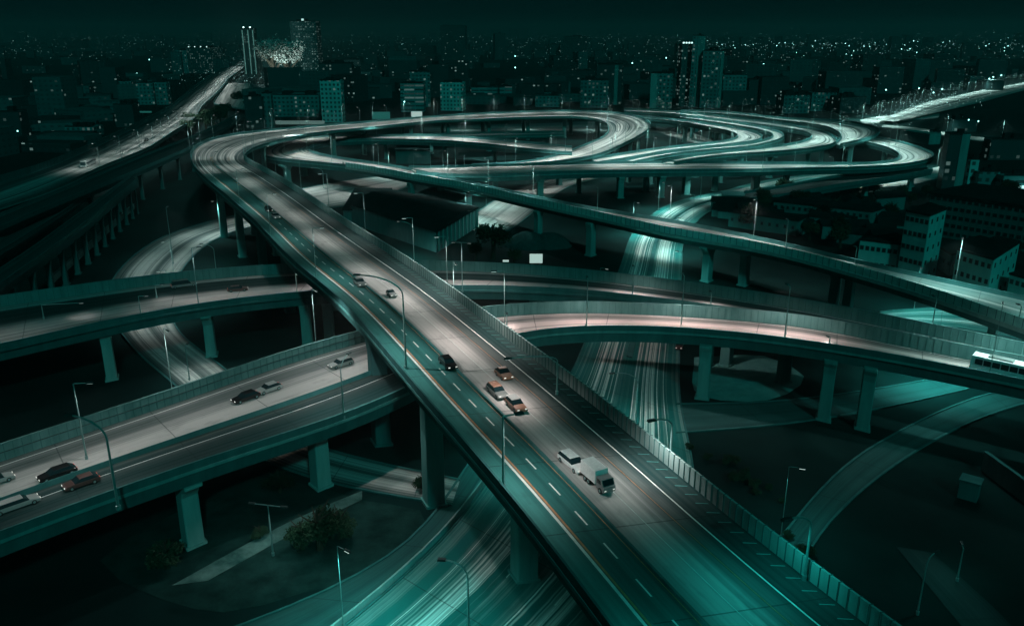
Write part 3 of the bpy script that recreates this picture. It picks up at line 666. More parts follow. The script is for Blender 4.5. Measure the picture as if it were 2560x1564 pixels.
auto_piers(WR, wr, 30, (.3, .7), 12, flare=1, wx=1.6); auto_piers(W2, w2, 24, (.75,), 8, flare=1.5, wx=1.4, wt=1.4, mat=CONC_D, avoid=(WR,), mind=6)
auto_piers(W3, w3, 11, (.8,), 8, flare=.6, wx=1.2, wt=1.2, mat=CONC_D, mind=5); auto_piers(W4, w4, 16, (.6,), 8, flare=3, wx=1.5, mind=6, mat=CONC_D)
auto_piers(B2, bpy.data.objects['branch_ramp'], 34, (.5,), 10, flare=1)
auto_piers(WB, wb, 24, (.3, .7), 10, flare=1)
print('piers', len(ALLPIERS))
# abutment of the descending ramp
b = P(1890, 513, 0); mb = MB(); mb.box(-13, 13, 0, 9, 0, 3.2, .6, .6); mb.box(-13.5, 13.5, -.4, 9.4, 3.202, 3.6)
o = mb.build('abutment', CONC_D); o.location = b; o.rotation_euler = (0, 0, R(-12)); tag(o, 'dark block abutment where the descending ramp meets the ground beside the bright road', 'abutment')

# ================================================================== STREET LAMPS
def lamp_px(bx, by, z, ytop, adir=(1, 0), **k):
    b = P(bx, by, z); h = height_to(b, ytop); return lamp(b, h, adir, **k)
G1 = 'lamps standing in the foreground'
# main viaduct
lamp_px(1015, 921, 21, 690, (-1, .1), alen=6.0, group=G1, label='tall bent neck lamp on the near edge of the main viaduct, beside the black car', thick=1.3, power=1.3)
lamp_px(1258, 1221, 21, 1040, (1, .4), alen=1.5, group=G1, label='straight dark post on the near edge of the main viaduct, left of the truck', thick=1.3, curved=False, power=.7)
lamp_px(1674, 1162, 21, 1040, (-.7, -.3), alen=2.4, group=G1, label='post rising from the ribbed barrier wall beyond the white truck and trailer', thick=1.1)
lamp_px(1392, 985, 21, 880, (-1, -.35), alen=6.5, group=G1, label='lamp with a long arm reaching over the orange car from the right barrier', thick=1.0)
lamp_px(2010, 1448, 21, 1280, (-.7, -.3), alen=2.5, group=G1, label='lamp on the right barrier wall near the bottom right', thick=1.1)
lamp_px(1480, 1510, 21, 1180, (1, .5), alen=2.0, group=G1, label='lowest lamp on the near edge of the main viaduct', thick=1.2) if False else None
lamp(P(1740, 1862, 21), 7.0, (.4, 1), 1.2, 'added lamp just below the view', 'unseen lamp added below the view to light the near edge of the main viaduct', 5.0, curved=False)  # unseen lamp added to brighten the lower left shoulder
# lower viaduct
lamp_px(217, 1147, 12.8, 958, (1, .1), alen=1.8, group=G1, label='leaning thin post on the lower viaduct median, second from the left edge', curved=False, thick=1.0)
lamp_px(297, 1272, 12.8, 1050, (-1, .3), alen=4.5, group=G1, label='bent neck lamp on the near parapet of the lower viaduct beside the dark red car', thick=1.5)
lamp_px(860, 1046, 12.8, 900, (.3, 1), alen=2.5, group=G1, label='lamp on the lower viaduct just left of the main viaduct')
# crossing viaduct
for bx, by, yt, lb in ((110, 797, 762, 'short lamp with a long level arm at the left end of the crossing viaduct'), (353, 790, 740, 'post in front of the pale carriageway, left of the blurred van'), (392, 744, 712, 'short post behind the blurred white van'),
                       (497, 765, 619, 'tall post just right of the blurred white van'), (743, 735, 668, 'post on the crossing viaduct beside the main viaduct')):
    lamp_px(bx, by, 12, yt, (1, .2), alen=7 if bx == 110 else 1.2, curved=False, group=G1, label=lb)
lamp_px(1156, 731, 12, 606, (-1, .2), alen=1.5, twin=True, curved=False, group=G1, label='twin headed post left of the middle on the upper carriageway')
lamp_px(1466, 816, 12.8, 698, (0, 1), alen=1.2, curved=False, group=G1, label='post crossing the pink lit carriageway at its brightest part')
lamp_px(1267, 823, 12.8, 789, (0, 1), alen=1, curved=False, group=G1, label='short post at the left end of the pink lit carriageway')
lamp_px(1581, 744, 12, 668, (0, 1), alen=1, curved=False, group=G1, label='post on the upper carriageway above the sunken highway')
lamp_px(1702, 823, 12, 690, (0, 1), alen=1.2, curved=False, group=G1, label='post on the lower carriageway above the right edge of the sunken highway')
lamp_px(1776, 772, 12.5, 733, (0, 1), alen=1, curved=False, group=G1, label='small post between the two right-hand carriageways')
lamp_px(1961, 849, 13.4, 717, (0, 1), alen=1.4, curved=False, group=G1, label='bright tall post on the lower carriageway right of the middle', thick=1.2)
lamp_px(2327, 835, 13.9, 745, (0, 1), alen=1, curved=False, group=G1, label='dark post where the two carriageways merge near the right edge')
lamp_px(2073, 862, 13.6, 845, (0, 1), alen=.6, curved=False, group=G1, label='very short post on the lower carriageway parapet')
# behind
lamp_px(768, 375, 10.5, 318, (-1, -.2), alen=4, group=G1, label='lamp added at the inner tip of the hairpin to brighten the bend', power=5.0)  # strong extra lamp added because the hairpin tip came out dark
lamp_px(1964, 617, 12.5, 550, (0, 1), alen=1, curved=False, group=G1, label='bright post on the long viaduct in front of the dark rooftops')
lamp_px(2137, 657, 12.5, 618, (0, 1), alen=1, curved=False, group=G1, label='short post on the long viaduct left of the pale tall house')
lamp_px(2547, 800, 12.5, 765, (0, 1), alen=1, curved=False, group=G1, label='short post at the right end of the long viaduct')
lamp_px(1036, 655, 0, 553, (-1, 0), alen=4, group=G1, label='bent neck lamp in front of the long dark hall')
lamp_px(434, 660, 0, 518, (0, 1), alen=1, curved=False, group=G1, label='post in the median of the hook road above the crossing viaduct')
lamp_px(541, 680, 0, 611, (-1, .2), alen=3.5, group=G1, label='bent neck lamp inside the bend of the hook road')
lamp_px(474, 950, 0, 865, (0, 1), alen=1, curved=False, group=G1, label='post on the hook road below the crossing viaduct')
lamp_px(683, 1388, 0, 1262, (-1, .2), alen=2.0, twin=True, curved=False, group=G1, label='twin armed post on the grass beside the footpath', power=.5)
lamp_px(1172, 1600, 0, 1402, (-1, .1), alen=2.6, group=G1, label='dark bent neck lamp beside the sunken highway at the bottom edge', thick=1.3)
lamp_px(2293, 1535, 0, 1386, (.7, .3), alen=1.2, group=G1, label='hooked lamp post on the dark ground at the lower right', power=.25)
lamp_px(2392, 1452, 0, 1370, (.3, 1), alen=.8, curved=False, group=G1, label='shorter post right of the hooked lamp at the lower right', power=.25)
lamp_px(1588, 1095, 0, 925, (-1, -.3), alen=4.5, group=G1, label='bent lamp on the island of the sunken highway')
lamp_px(810, 471, 0, 420, (-1, .2), alen=4.5, group=G1, label='bent neck lamp under the hairpin viaduct')
for bx, by, z, yt, lb in ((1493, 530, 12.5, 470, 'post on the long viaduct in front of the dark green field'), (1751, 492, 0, 443, 'post beside the ground road under the level viaduct'), (1413, 378, 12, 322, 'lone post at the end of the hairpin arm'),
                          (1487, 345, 0, 292, 'post inside the big far curve'), (947, 412, 10.5, 358, 'post on the far edge of the hairpin viaduct, left one of the row'), (1077, 422, 11, 362, 'first post at the left end of the level viaduct'), (1108, 421, 11, 394, 'second post at the left end of the level viaduct'),
                          (1139, 419, 11, 362, 'third post at the left end of the level viaduct'), (1161, 418, 11, 390, 'fourth post at the left end of the level viaduct'), (1905, 430, 11, 368, 'tall post on the level viaduct right of the pale flared pier'),
                          (2239, 362, 11, 311, 'post over the right-hand loop'), (839, 337, 10.5, 280, 'tall post beside the start of the far main curve'), (1971, 330, 12.6, 316, 'small post inside the wide bright loop')):
    lamp_px(bx, by, z, yt, (0, 1), alen=1.2, curved=False, group=G1, label=lb, power=1.2)
auto_lamps(MR, 'R', 25, 10.5, 'added lamps along the far barrier of the main viaduct', 'slim added lamp post standing on the far barrier of the main viaduct', 8, 115, power=1.4)
auto_lamps(MR, 'R', 30, 10.5, 'added lamps along the far barrier of the main viaduct', 'slim added lamp post standing on the far barrier of the main viaduct', 125, sj, power=.8)
auto_lamps(MR, 'L', 38, 10.5, 'added lamps along the near parapet of the main viaduct', 'slim added lamp post standing on the near parapet of the main viaduct', 120, sj-20, power=.9)
auto_lamps(MR, 'L', 22, 11, 'added lamps round the outer rim of the big far curve', 'thin distant added lamp post on the outer rim of the big far curve', sj, power=1.35)
auto_lamps(MR, 'R', 22, 11, 'added lamps round the inner rim of the big far curve', 'thin distant added lamp post on the inner rim of the big far curve', sj+15, power=1.25)
auto_lamps(CU, 'R', 26, 12, 'added lamps along the crossing viaduct', 'slim added lamp post on the near edge of the crossing viaduct', 10, power=1.0)
auto_lamps(CL, 'L', 26, 12, 'added lamps along the fence of the lower viaduct', 'slim added lamp post on the fenced edge of the lower viaduct', 6, power=1.0)
auto_lamps(CL, 'R', 40, 12, 'added lamps along the open edge of the lower viaduct', 'slim added lamp post on the open edge of the lower viaduct', 18, power=.55)
auto_lamps(LR, 'R', 28, 11, 'added lamps along the hairpin viaduct', 'thin added lamp post on the far edge of the hairpin viaduct', 8, power=1.5)
auto_lamps(LR, 'L', 26, 11, 'added lamps round the hairpin', 'thin added lamp post on the outer rim of the hairpin', max(8, sh-190), sh+70, power=2.2, mg=0)
auto_lamps(LR, 'R', 26, 10, 'added lamps inside the hairpin', 'thin added lamp post on the inner edge of the hairpin', max(8, sh-150), sh+30, power=1.6, mg=0)
auto_lamps(E1, 'L', 20, 11, 'added lamps along the level viaduct', 'thin distant added lamp post on the far edge of the level viaduct', 8, power=1.3)
for r, nm in ((L1, 'innermost far ramp'), (L2, 'narrow dim far ramp'), (L3, 'wide bright far loop'), (L4, 'outermost far loop')):
    auto_lamps(r, 'R', 22, 11, 'added lamps on the '+nm, 'thin distant added lamp post on the '+nm, 8, power=1.35)
auto_lamps(E1, 'R', 24, 11, 'added lamps on the near edge of the level viaduct', 'thin distant added lamp post on the near edge of the level viaduct', 330, power=1.1)
auto_lamps(WR, 'R', 26, 11, 'added lamps along the west viaduct', 'faint distant added lamp post on the near edge of the west viaduct', 90, power=4.2)
auto_lamps(V, 'L', 42, 11, 'added lamps along the left kerb of the sunken highway', 'added lamp post on the left kerb of the sunken highway', 10, power=1.7)
auto_lamps(V, 'R', 42, 11, 'added lamps along the right kerb of the sunken highway', 'added lamp post on the right kerb of the sunken highway', 25, 330, power=1.0)
auto_lamps(GL, 'R', 30, 12, 'added lamps along the hook road', 'added lamp post on the inner kerb of the hook road', 10, 190, power=1.9)
auto_lamps(G3, 'L', 30, 11, 'added lamps on the inner road', 'thin added lamp post beside the short bright road under the hairpin', 6, power=2)
auto_lamps(G4, 'L', 30, 11, 'added lamps on the link road', 'thin added lamp post beside the bright link road under the long viaduct', 10, power=1.3)
auto_lamps(S3, 'L', 45, 11, 'added lamps on the cross street', 'added lamp post beside the dim cross street under the right-hand viaducts', 10, power=1.3)
auto_lamps(S2, 'L', 38, 11, 'added lamps on the curving street', 'added lamp post beside the street curving away at the lower right', 8, 90, power=.6)
auto_lamps(S4, 'L', 30, 11, 'added lamps on the frontage road', 'added lamp post beside the frontage road behind the merging carriageways', 8, power=.6)
auto_lamps(G5, 'L', 26, 10, 'added lamps on the side road', 'thin added lamp post on the bright side road under the right-hand loop', 6, power=1.6)
auto_lamps(G7, 'R', 30, 10, 'added lamps on the service road', 'thin added lamp post on the bright service road under the innermost ramp', 6, power=1.6)
auto_lamps(G8, 'R', 45, 10, 'added lamps on the market street', 'thin added lamp post on the lit street inside the big far curve', 6, power=1.4)
auto_lamps(HR, 'L', 34, 14, 'added lamps on the far highway', 'thin distant added lamp post on the highway leading to the horizon at the right', 6, power=2.6)
auto_lamps(H2, 'L', 45, 12, 'added lamps on the east road', 'thin distant added lamp post on the road below the far highway', 6, power=1.5)
auto_lamps(H3, 'L', 35, 12, 'added lamps on the slip road', 'thin distant added lamp post on the slip road at the start of the far highway', 6, power=2.5)
auto_lamps(WB, 'L', 28, 12, 'added lamps on the bright deck', 'thin distant added lamp post on the bright deck below the left towers', 6, power=4)
auto_lamps(W5, 'L', 28, 12, 'lamps on the short ramp', 'thin distant added lamp post on the short bright ramp between the towers', 6, power=5)
print('lamps', len(LAMPS))

# ================================================================== VEHICLES
def frame_to(px, py, z, px2, py2):
    """position and heading (nose towards the second picture point)"""
    a, b = P(px, py, z), P(px2, py2, z); return a, math.atan2(b.y-a.y, b.x-a.x)
def wheel(o, x, y, r=.33, w_=.22):
    mb = MB(); mb.tube([(x, y-w_/2, r), (x, y+w_/2, r)], r, 14); t = mb.build('wheel', TYRE, o)
    mb = MB(); s_ = 1 if y > 0 else -1; mb.tube([(x, y+s_*w_*.4, r), (x, y+s_*(w_/2+.012), r)], r*.55, 10); mb.build('rim', STEEL, t)
def lights(o, xf, xr, y, z, zf=None):
    for s_ in (-1, 1):
        mb = MB(); mb.box(xf-.05, xf+.03, s_*y-.17, s_*y+.17, z-.07, z+.09, .0, .02); mb.build('headlight', HEADL, o)
        mb = MB(); mb.box(xr-.03, xr+.05, s_*y-.16, s_*y+.16, (zf or z)-.05, (zf or z)+.12, .0, .02); mb.build('tail_light', TAILL, o)
def car(pos, rz, paint, label, L=4.6, W=1.82, H=1.45, estate=False, name='car', group='cars on the viaducts', cat='car', roofmat=None):
    o = empty(name, pos, rz, label, cat, group); l = L/2
    side = [(-l, .32), (-l-.02, .62), (-l+.06, .86), (-l+.5, .93), (l-1.3, .90), (l-.3, .74), (l, .58), (l+.02, .34), (l-.1, .24), (-l+.1, .24)]
    me = bpy.data.meshes.new('body'); bm = bmesh.new()
    ys = [(-W/2+.02, .93), (-W/2+.1, 1), (0, 1.02), (W/2-.1, 1), (W/2-.02, .93)]; rings = []
    for y, k in ys:
        rings.append([bm.verts.new((x*(.985 if abs(y) > W/2-.05 else 1), y, .3+(z-.3)*k)) for x, z in side])
    for a, b in zip(rings, rings[1:]):
        for i in range(len(side)): bm.faces.new((a[i], a[(i+1) % len(side)], b[(i+1) % len(side)], b[i]))
    bm.faces.new(rings[0]); bm.faces.new(rings[-1][::-1]); bmesh.ops.recalc_face_normals(bm, faces=bm.faces)
    bmesh.ops.bevel(bm, geom=[e for e in bm.edges if e.calc_face_angle(0) > .6], offset=.05, segments=2, affect='EDGES')
    bm.to_mesh(me); bm.free(); me.materials.append(paint); bd = link('body', me, o)
    xr, xf = (-l+.15, l-1.35); rr = xr+(.35 if estate else .75)
    mb = MB(); c0 = [(xr, .9), (xf, .88), (xf-.75, H-.06), (rr, H-.06)]
    V_ = []
    for y, sh in ((-1, 0), (1, 0)):
        for i, (x, z) in enumerate(c0): V_.append((x, y*(W/2-.06 - (.16 if i > 1 else 0)), z))
    mb.add(V_, [(0, 1, 2, 3), (4, 7, 6, 5), (1, 5, 6, 2), (0, 3, 7, 4), (3, 2, 6, 7)]); mb.build('windows', GLASS, o)
    mb = MB(); mb.box(rr-.05, xf-.72, -W/2+.2, W/2-.2, H-.06, H, .08, .06); mb.build('roof', roofmat or paint, o)
    for x in (-l+.85, l-.9):
        for y in (-W/2+.1, W/2-.1): wheel(o, x, y)
    lights(o, l-.02, -l+.02, W/2-.3, .62, .72); o.scale = (.86,)*3; return o
def truck(pos, rz, cabm, boxm, label, L=7.5, W=2.3, H=3.1, group='trucks on the viaducts'):
    o = empty('box_truck', pos, rz, label, 'truck', group); l = L/2
    mb = MB(); mb.box(-l, l-.2, -W/2+.35, W/2-.35, .5, .85); mb.build('chassis', DSTEEL, o)
    mb = MB(); mb.box(-l, l-2.1, -W/2, W/2, .9, H, .03, .03); bx = mb.build('cargo_box', boxm, o)
    mb = MB(); mb.box(-l-.03, -l-.003, -W/2+.08, W/2-.08, 1.0, H-.12); mb.build('rear_door', boxm, bx)
    mb = MB(); mb.prism([(l-1.95, .45), (l, .45), (l, 1.25), (l-.25, 1.35), (l-.62, 2.2), (l-1.95, 2.25)], -W/2+.08, W/2-.08); cb = mb.build('cab', cabm, o)
    mb = MB(); mb.prism([(l-.262+.02, 1.38), (l-.23+.02, 1.4), (l-.6+.02, 2.12), (l-.63+.02, 2.1)], -W/2+.22, W/2-.22); mb.build('windscreen', GLASS, cb)
    mb = MB(); mb.box(l-1.7, l-.75, -W/2+.06, W/2-.06, 1.4, 2.0, .08, 0); mb.build('side_window', GLASS, cb)
    for x in (l-.9, -l+1.2, -l+2.1):
        for y in (-W/2+.15, W/2-.15): wheel(o, x, y, .45, .3)
    lights(o, l, -l, W/2-.35, .75, .8); o.scale = (.74,)*3; return o
WHITE = plain('white_paint', (.30, .34, .33), .35); BLACK = plain('black_paint', (.012, .014, .015), .25); GREY = plain('grey_paint', (.2, .22, .22), .35)
ORANGE = plain('copper_paint', (.27, .14, .09), .4); RED = plain('red_paint', (.08, .045, .04), .35); SILV = plain('silver_paint', (.22, .26, .25), .35, .3)
BRIGHT = plain('bright_white_paint', (.8, .85, .83), .35)
def put(px, py, z, px2, py2): return frame_to(px, py, z, px2, py2)
up = lambda x, y: (x-120, y-112)       # direction of travel up the main viaduct
p, r = put(1120, 914, 21.02, 1190, 985); car(p, r, BLACK, 'black saloon car in the dashed lanes of the main viaduct beside the bent lamp', L=4.9)
p, r = put(1260, 942, 21.02, 1330, 1004); car(p, r, ORANGE, 'small copper coloured car near the far barrier under the long lamp arm', L=3.8)
p, r = put(1243, 985, 21.02, 1313, 1048); car(p, r, SILV, 'pale pickup following close behind the copper and cream car on the main viaduct', L=4.8, roofmat=ORANGE, estate=True)
p, r = put(1290, 1019, 21.02, 1360, 1084); car(p, r, ORANGE, 'copper and cream hatchback ahead of the pale pickup on the main viaduct', L=4.4, roofmat=WHITE, estate=True)
p, r = put(1432, 1164, 21.02, 1502, 1222)
c_ = car(p, r, BRIGHT, 'white estate car directly behind the small box truck on the main viaduct', L=5.0, estate=True)
p2, r2 = put(1494, 1212, 21.02, 1564, 1271); truck(p2, r2, GREY, BRIGHT, 'small box truck with a white top at the middle right of the main viaduct', L=6.0, W=2.1, H=2.9)
p, r = put(900, 712, 21.02, 960, 762); car(p, r, SILV, 'pale car on the upper stretch of the main viaduct left of the bent lamp', L=4.2)
p, r = put(690, 545, 21.02, 720, 568); car(p, r, GREY, 'grey car on the upper part of the main viaduct, lower of the two distant ones', L=4.4)
p, r = put(672, 528, 21.02, 700, 550); car(p, r, BLACK, 'dark car on the upper part of the main viaduct, higher of the two distant ones', L=4.4)
p, r = put(979, 740, 21.02, 1040, 795); car(p, r, SILV, 'tiny pale car between the bent lamp and the far barrier of the main viaduct', L=3.4, W=1.5, H=1.3)
z = 12.82
p, r = put(615, 999, z, 560, 1018); car(p, r, BLACK, 'dark car in the bright lanes of the lower viaduct, left of a white car', L=5.0)
p, r = put(672, 977, z, 616, 996); car(p, r, WHITE, 'white car in the bright lanes of the lower viaduct, just right of a dark car', L=4.8)
p, r = put(852, 914, z, 800, 930); car(p, r, SILV, 'silver car on the lower viaduct about to pass under the main one', L=5, estate=True)
p, r = put(144, 1190, z, 60, 1218); car(p, r, BLACK, 'black car left of the bent lamp on the lower viaduct, above the red one', L=5.2)
p, r = put(204, 1212, z, 120, 1240); car(p, r, RED, 'dark red car beside the bent lamp at the lower left', L=4.8)
p, r = put(40, 1268, z, 120, 1240); car(p, r, WHITE, 'white estate car in the near lane at the lower left corner of the lower viaduct', L=6, estate=True)
p, r = put(-4, 1205, z, 80, 1178); car(p, r, WHITE, 'white car cut by the left edge of the photo', L=4.2)
z = 12.02
p, r = put(460, 716, z, 520, 708)
def bus(pos, rz, label, L=11, W=2.5, H=3.0, bm_=WHITE):
    o = empty('bus', pos, rz, label, 'bus', 'buses and coaches'); l = L/2
    mb = MB(); mb.box(-l, l, -W/2, W/2, .35, H, .12, .1); mb.build('body', bm_, o)
    for s_ in (-1, 1):
        n = int(L/1.5)
        for i in range(n):
            x0 = -l+.7+i*(L-1.6)/n; mb = MB(); mb.box(x0, x0+(L-1.6)/n-.16, s_*(W/2-.07), s_*(W/2+.0), 1.5, 2.4); mb.build('window', GLASS, o)
    mb = MB(); mb.box(l-.1, l+.0, -W/2+.2, W/2-.2, 1.2, 2.5, 0, .06); mb.build('windscreen', GLASS, o)
    mb = MB(); mb.box(-l*.5, l*.3, -W/2+.5, W/2-.5, H+.002, H+.25, .1, .1); mb.build('roof_unit', SILV, o)
    for x in (-l+1.8, l-2):
        for y in (-W/2+.18, W/2-.18): wheel(o, x, y, .46, .3)
    lights(o, l, -l, W/2-.3, .7, .9); return o
car(p, r, SILV, 'long pale van on the dim far lanes of the crossing viaduct', L=6.2, W=2.0, H=1.9, estate=True)
p, r = put(595, 727, z, 655, 722); car(p, r, RED, 'red car on the crossing viaduct left of the main viaduct', L=5)
p, r = put(2503, 940, 14.02, 2560, 953); bus(p, r, 'white coach at the right edge on the lower carriageway', L=9, H=2.8, bm_=BRIGHT)
z = 8.02
p, r = put(366, 352, z, 340, 364); car(p, r, BLACK, 'lone dark car on the west viaduct', L=5)
p, r = put(222, 414, z, 180, 433); bus(p, r, 'long white coach on the dark left end of the west viaduct', L=14)
p, r = put(1698, 868, .1, 1690, 900); car(p, r, RED, 'red car on the sunken highway beside the right kerb, under the pink carriageway', L=4.5)

# ================================================================== BUILDINGS
def bbox(mb, w_, d, h, z0=0, uvo=0):
    """walls with metric UVs, roof with negative v"""
    x, y = w_/2, d/2; c = [(-x, -y), (x, -y), (x, y), (-x, y)]; u = uvo
    for i in range(4):
        a, b = c[i], c[(i+1) % 4]; ln = math.hypot(b[0]-a[0], b[1]-a[1])
        mb.add([(*a, z0), (*b, z0), (*b, z0+h), (*a, z0+h)], [(0, 1, 2, 3)], [[(u, .1), (u+ln, .1), (u+ln, h), (u, h)]]); u += ln+7
    mb.add([(*p_, z0+h) for p_ in c], [(0, 1, 2, 3)], [[(-5, -5)]*4])
def rooftop(o, w_, d, h, rnd):
    mb = MB()
    for i in range(rnd.randint(1, 3)):
        x, y = rnd.uniform(-.3, .3)*w_, rnd.uniform(-.3, .3)*d; a, b = rnd.uniform(.08, .18)*w_, rnd.uniform(.1, .2)*d
        mb.box(x-a, x+a, y-b, y+b, h+.003, h+rnd.uniform(1.5, 3.5))
    mb.box(-w_/2+.15, w_/2-.15, -d/2+.02, -d/2+.3, h+.004, h+.9); mb.box(-w_/2+.15, w_/2-.15, d/2-.3, d/2-.02, h+.004, h+.9)
    return mb.build('roof_block', ROOF, o)
WM = {
 'dense': window_mat('dense_lit_facade', (.02, .10, .10), .4, 3.2, 3.1, .2),
 'edge': window_mat('slab_facade', (.04, .20, .20), .2, 3.4, 3.2, .2),
 'pale': window_mat('pale_facade', (.24, .62, .60), .12, 3.0, 3.2, .2, glass=(.02, .08, .08)),
 'dark': window_mat('dark_facade', (.010, .05, .05), .16, 3.5, 3.2, .16),
 'mid': window_mat('mid_facade', (.05, .25, .25), .2, 3.3, 3.2, .15, glass=(.01, .06, .06)),
 'band': window_mat('banded_facade', (.06, .30, .30), .35, 9.0, 3.3, .12, wx=(.04, .96), wz=(.35, .75)),
 'city': window_mat('city_facade', (.010, .05, .05), .05, 5.0, 4.5, .3, wx=(.2, .6), wz=(.3, .6)),
}
def px_building(x0, x1, yt, yb, kind, label, name='apartment_block', cat='building', depth=.8, rot=0, group=None, roof=True):
    a, b = P(x0, yb), P(x1, yb); w_ = (b-a).length; c = (a+b)/2; d = w_*depth; c.y += d/2
    h = height_to((a+b)/2, yt); rnd = random.Random(int(x0*7+yt))
    mb = MB(); bbox(mb, w_, d, h, uvo=rnd.randint(0, 40)); o = empty(name, c, R(rot), label, cat, group)
    mb.build('walls', WM[kind], o)
    if roof: rooftop(o, w_, d, h, rnd)
    return o, w_, d, h
def crown_lights(o, w_, d, h, n=5, s=1.2, es=4):
    m = plain('rooftop_light', (.9, 1, 1), .4, 0, (.6, 1, .95), es)
    for i in range(n):
        mb = MB(); x = -w_/2+w_*(i+.5)/n; mb.box(x-s/2, x+s/2, -d/2-.4, -d/2+.4, h+1, h+1+s*.8, .1, .1); mb.build('rooftop_light', m, o)
o, a, b, c = px_building(613, 645, 72, 196, 'dark', 'slim left tower with two bright vertical strips, far left of centre', 'tower', 'tower')
strip = plain('lit_strip', (.5, .8, .75), .5, 0, (.5, .95, .85), .12)
for q in (-.38, .05, .42):
    mb = MB(); mb.box(a*q-.6, a*q+.6, -b/2-.35, -b/2-.02, 6, c-2); mb.build('lit_strip', strip, o)
crown_lights(o, a, b, c, 2, 2)
o, a, b, c = px_building(736, 800, 54, 205, 'dense', 'tallest broad tower at the left with many lit windows and a bright roof light', 'tower', 'tower'); crown_lights(o, a, b, c, 1, 3, 1)
BL = [(445, 472, 126, 184, 'mid', 'narrow plain tower left of the slim twin'), (474, 540, 120, 184, 'dense', 'wide block with lit upper floors left of the slim tower'),
 (806, 857, 202, 306, 'pale', 'pale tall slab with two dark window columns behind the far curve'), (686, 800, 238, 292, 'mid', 'low wide block right of the lit narrow slab'),
 (617, 660, 242, 322, 'dark', 'black block beside the lit narrow slab, above the first bend'), (661, 684, 234, 320, 'edge', 'lit narrow slab above the first bend'),
 (800, 880, 160, 240, 'dark', 'dark low tower right of the tallest left tower'), (1003, 1060, 209, 280, 'band', 'left half of the stepped office pair in the middle distance'),
 (1024, 1074, 180, 268, 'edge', 'taller half of the stepped office pair in the middle distance'), (1104, 1160, 206, 277, 'pale', 'pale slab with tiny windows left of the lit square'),
 (1176, 1217, 219, 248, 'band', 'left one of three low office boxes'), (1221, 1244, 217, 248, 'band', 'middle one of three low office boxes'), (1249, 1280, 217, 248, 'band', 'right one of three low office boxes'),
 (1340, 1400, 240, 268, 'mid', 'low teal hall right of the lit square'), (1360, 1376, 232, 250, 'mid', 'small drum like block on the low teal hall'),
 (1453, 1522, 201, 270, 'edge', 'block with faint window rows behind the top of the far curve'), (1494, 1556, 162, 262, 'dark', 'dim taller block behind the one with faint window rows'),
 (1628, 1682, 184, 272, 'mid', 'slab with a bright left corner left of the black towers'), (1693, 1722, 112, 266, 'dense', 'left black tower with a dotted bright edge'),
 (1724, 1754, 90, 268, 'mid', 'tallest right-hand tower with a plain teal side'), (1750, 1801, 128, 270, 'edge', 'shorter tower with many window rows joined to the tallest right-hand one'),
 (1803, 1862, 188, 262, 'mid', 'plain slab just right of the black towers'), (1868, 1912, 200, 262, 'dark', 'dark block right of the plain slab'),
 (1954, 2021, 238, 284, 'edge', 'square block with faint windows behind the wide loop'), (2028, 2088, 232, 278, 'mid', 'second square block behind the wide loop'),
 (2092, 2160, 244, 284, 'dark', 'long low dark block behind the outermost loop'), (1103, 1165, 65, 152, 'city', 'far tower cluster with a lit flat top on the skyline'),
 (850, 900, 150, 205, 'dark', 'dark far block left of centre'), (1235, 1262, 85, 150, 'city', 'thin far tower right of the skyline cluster'), (1372, 1400, 112, 158, 'city', 'far block with dotted windows, left one of a pair'),
 (1410, 1470, 92, 160, 'city', 'far block with dotted windows, right one of a pair'), (283, 330, 204, 245, 'mid', 'left one of the dim slabs at the far left'), (345, 385, 208, 262, 'mid', 'middle one of the dim slabs at the far left'),
 (392, 422, 206, 262, 'mid', 'right one of the dim slabs at the far left'), (290, 338, 262, 318, 'dark', 'dark block behind the west viaduct'), (165, 235, 318, 342, 'mid', 'low shed at the left behind the west viaduct'),
 (10, 60, 280, 360, 'dark', 'dark tower block at the left edge')]
for x0, x1, yt, yb, k, lb in BL:
    o, a, b, c = px_building(x0, x1, yt, yb, k, lb, 'tower' if (yb-yt) > 90 else 'apartment_block', rot=random.Random(x0).uniform(-14, 14) if yb < 290 else 0)
    if x0 in (1628, 1724, 1750, 1494):              # plain end walls
        f = {1628: [(-.5, -.2)], 1724: [(-.1, .5)], 1750: [(.36, .5)], 1494: [(.2, .34)]}[x0]
        for fa, fb in f:
            mb = MB(); mb.box(a*fa, a*fb, -b/2-.5, -b/2-.03, 0, c-.2); mb.build('end_wall', CONC_P if x0 == 1628 else CONC, o)
    if k == 'dense': crown_lights(o, a, b, c, 4, 1.5, 2)
# tower and blocks at the right
o, a, b, c = px_building(2355, 2402, 338, 474, 'dark', 'slim dark tower with a plain teal flank right of the right-hand loop', 'tower', 'tower', depth=.7, rot=-6)
mb = MB(); mb.box(a/2-.1, a/2+.25, -b/2, b/2, 0, c+.5); mb.box(a*.12, a/2+.25, -b/2-.3, -b/2-.02, 0, c+.5); mb.build('side_wall', CONC, o)
px_building(2415, 2436, 400, 474, 'pale', 'pale annex standing against the dark tower', depth=.6)
px_building(2440, 2492, 430, 478, 'mid', 'low block between the dark tower and the bright kiosk', depth=.6)
px_building(2502, 2580, 440, 484, 'band', 'low pale block at the right edge with a bright lamp in front', depth=.5)
px_building(2330, 2350, 330, 350, 'mid', 'small dark block left of the dark tower', depth=1)
px_building(2470, 2560, 350, 400, 'dark', 'long dark block behind the dark tower', depth=.4); px_building(2380, 2440, 300, 330, 'dark', 'low dark block beyond the east road')
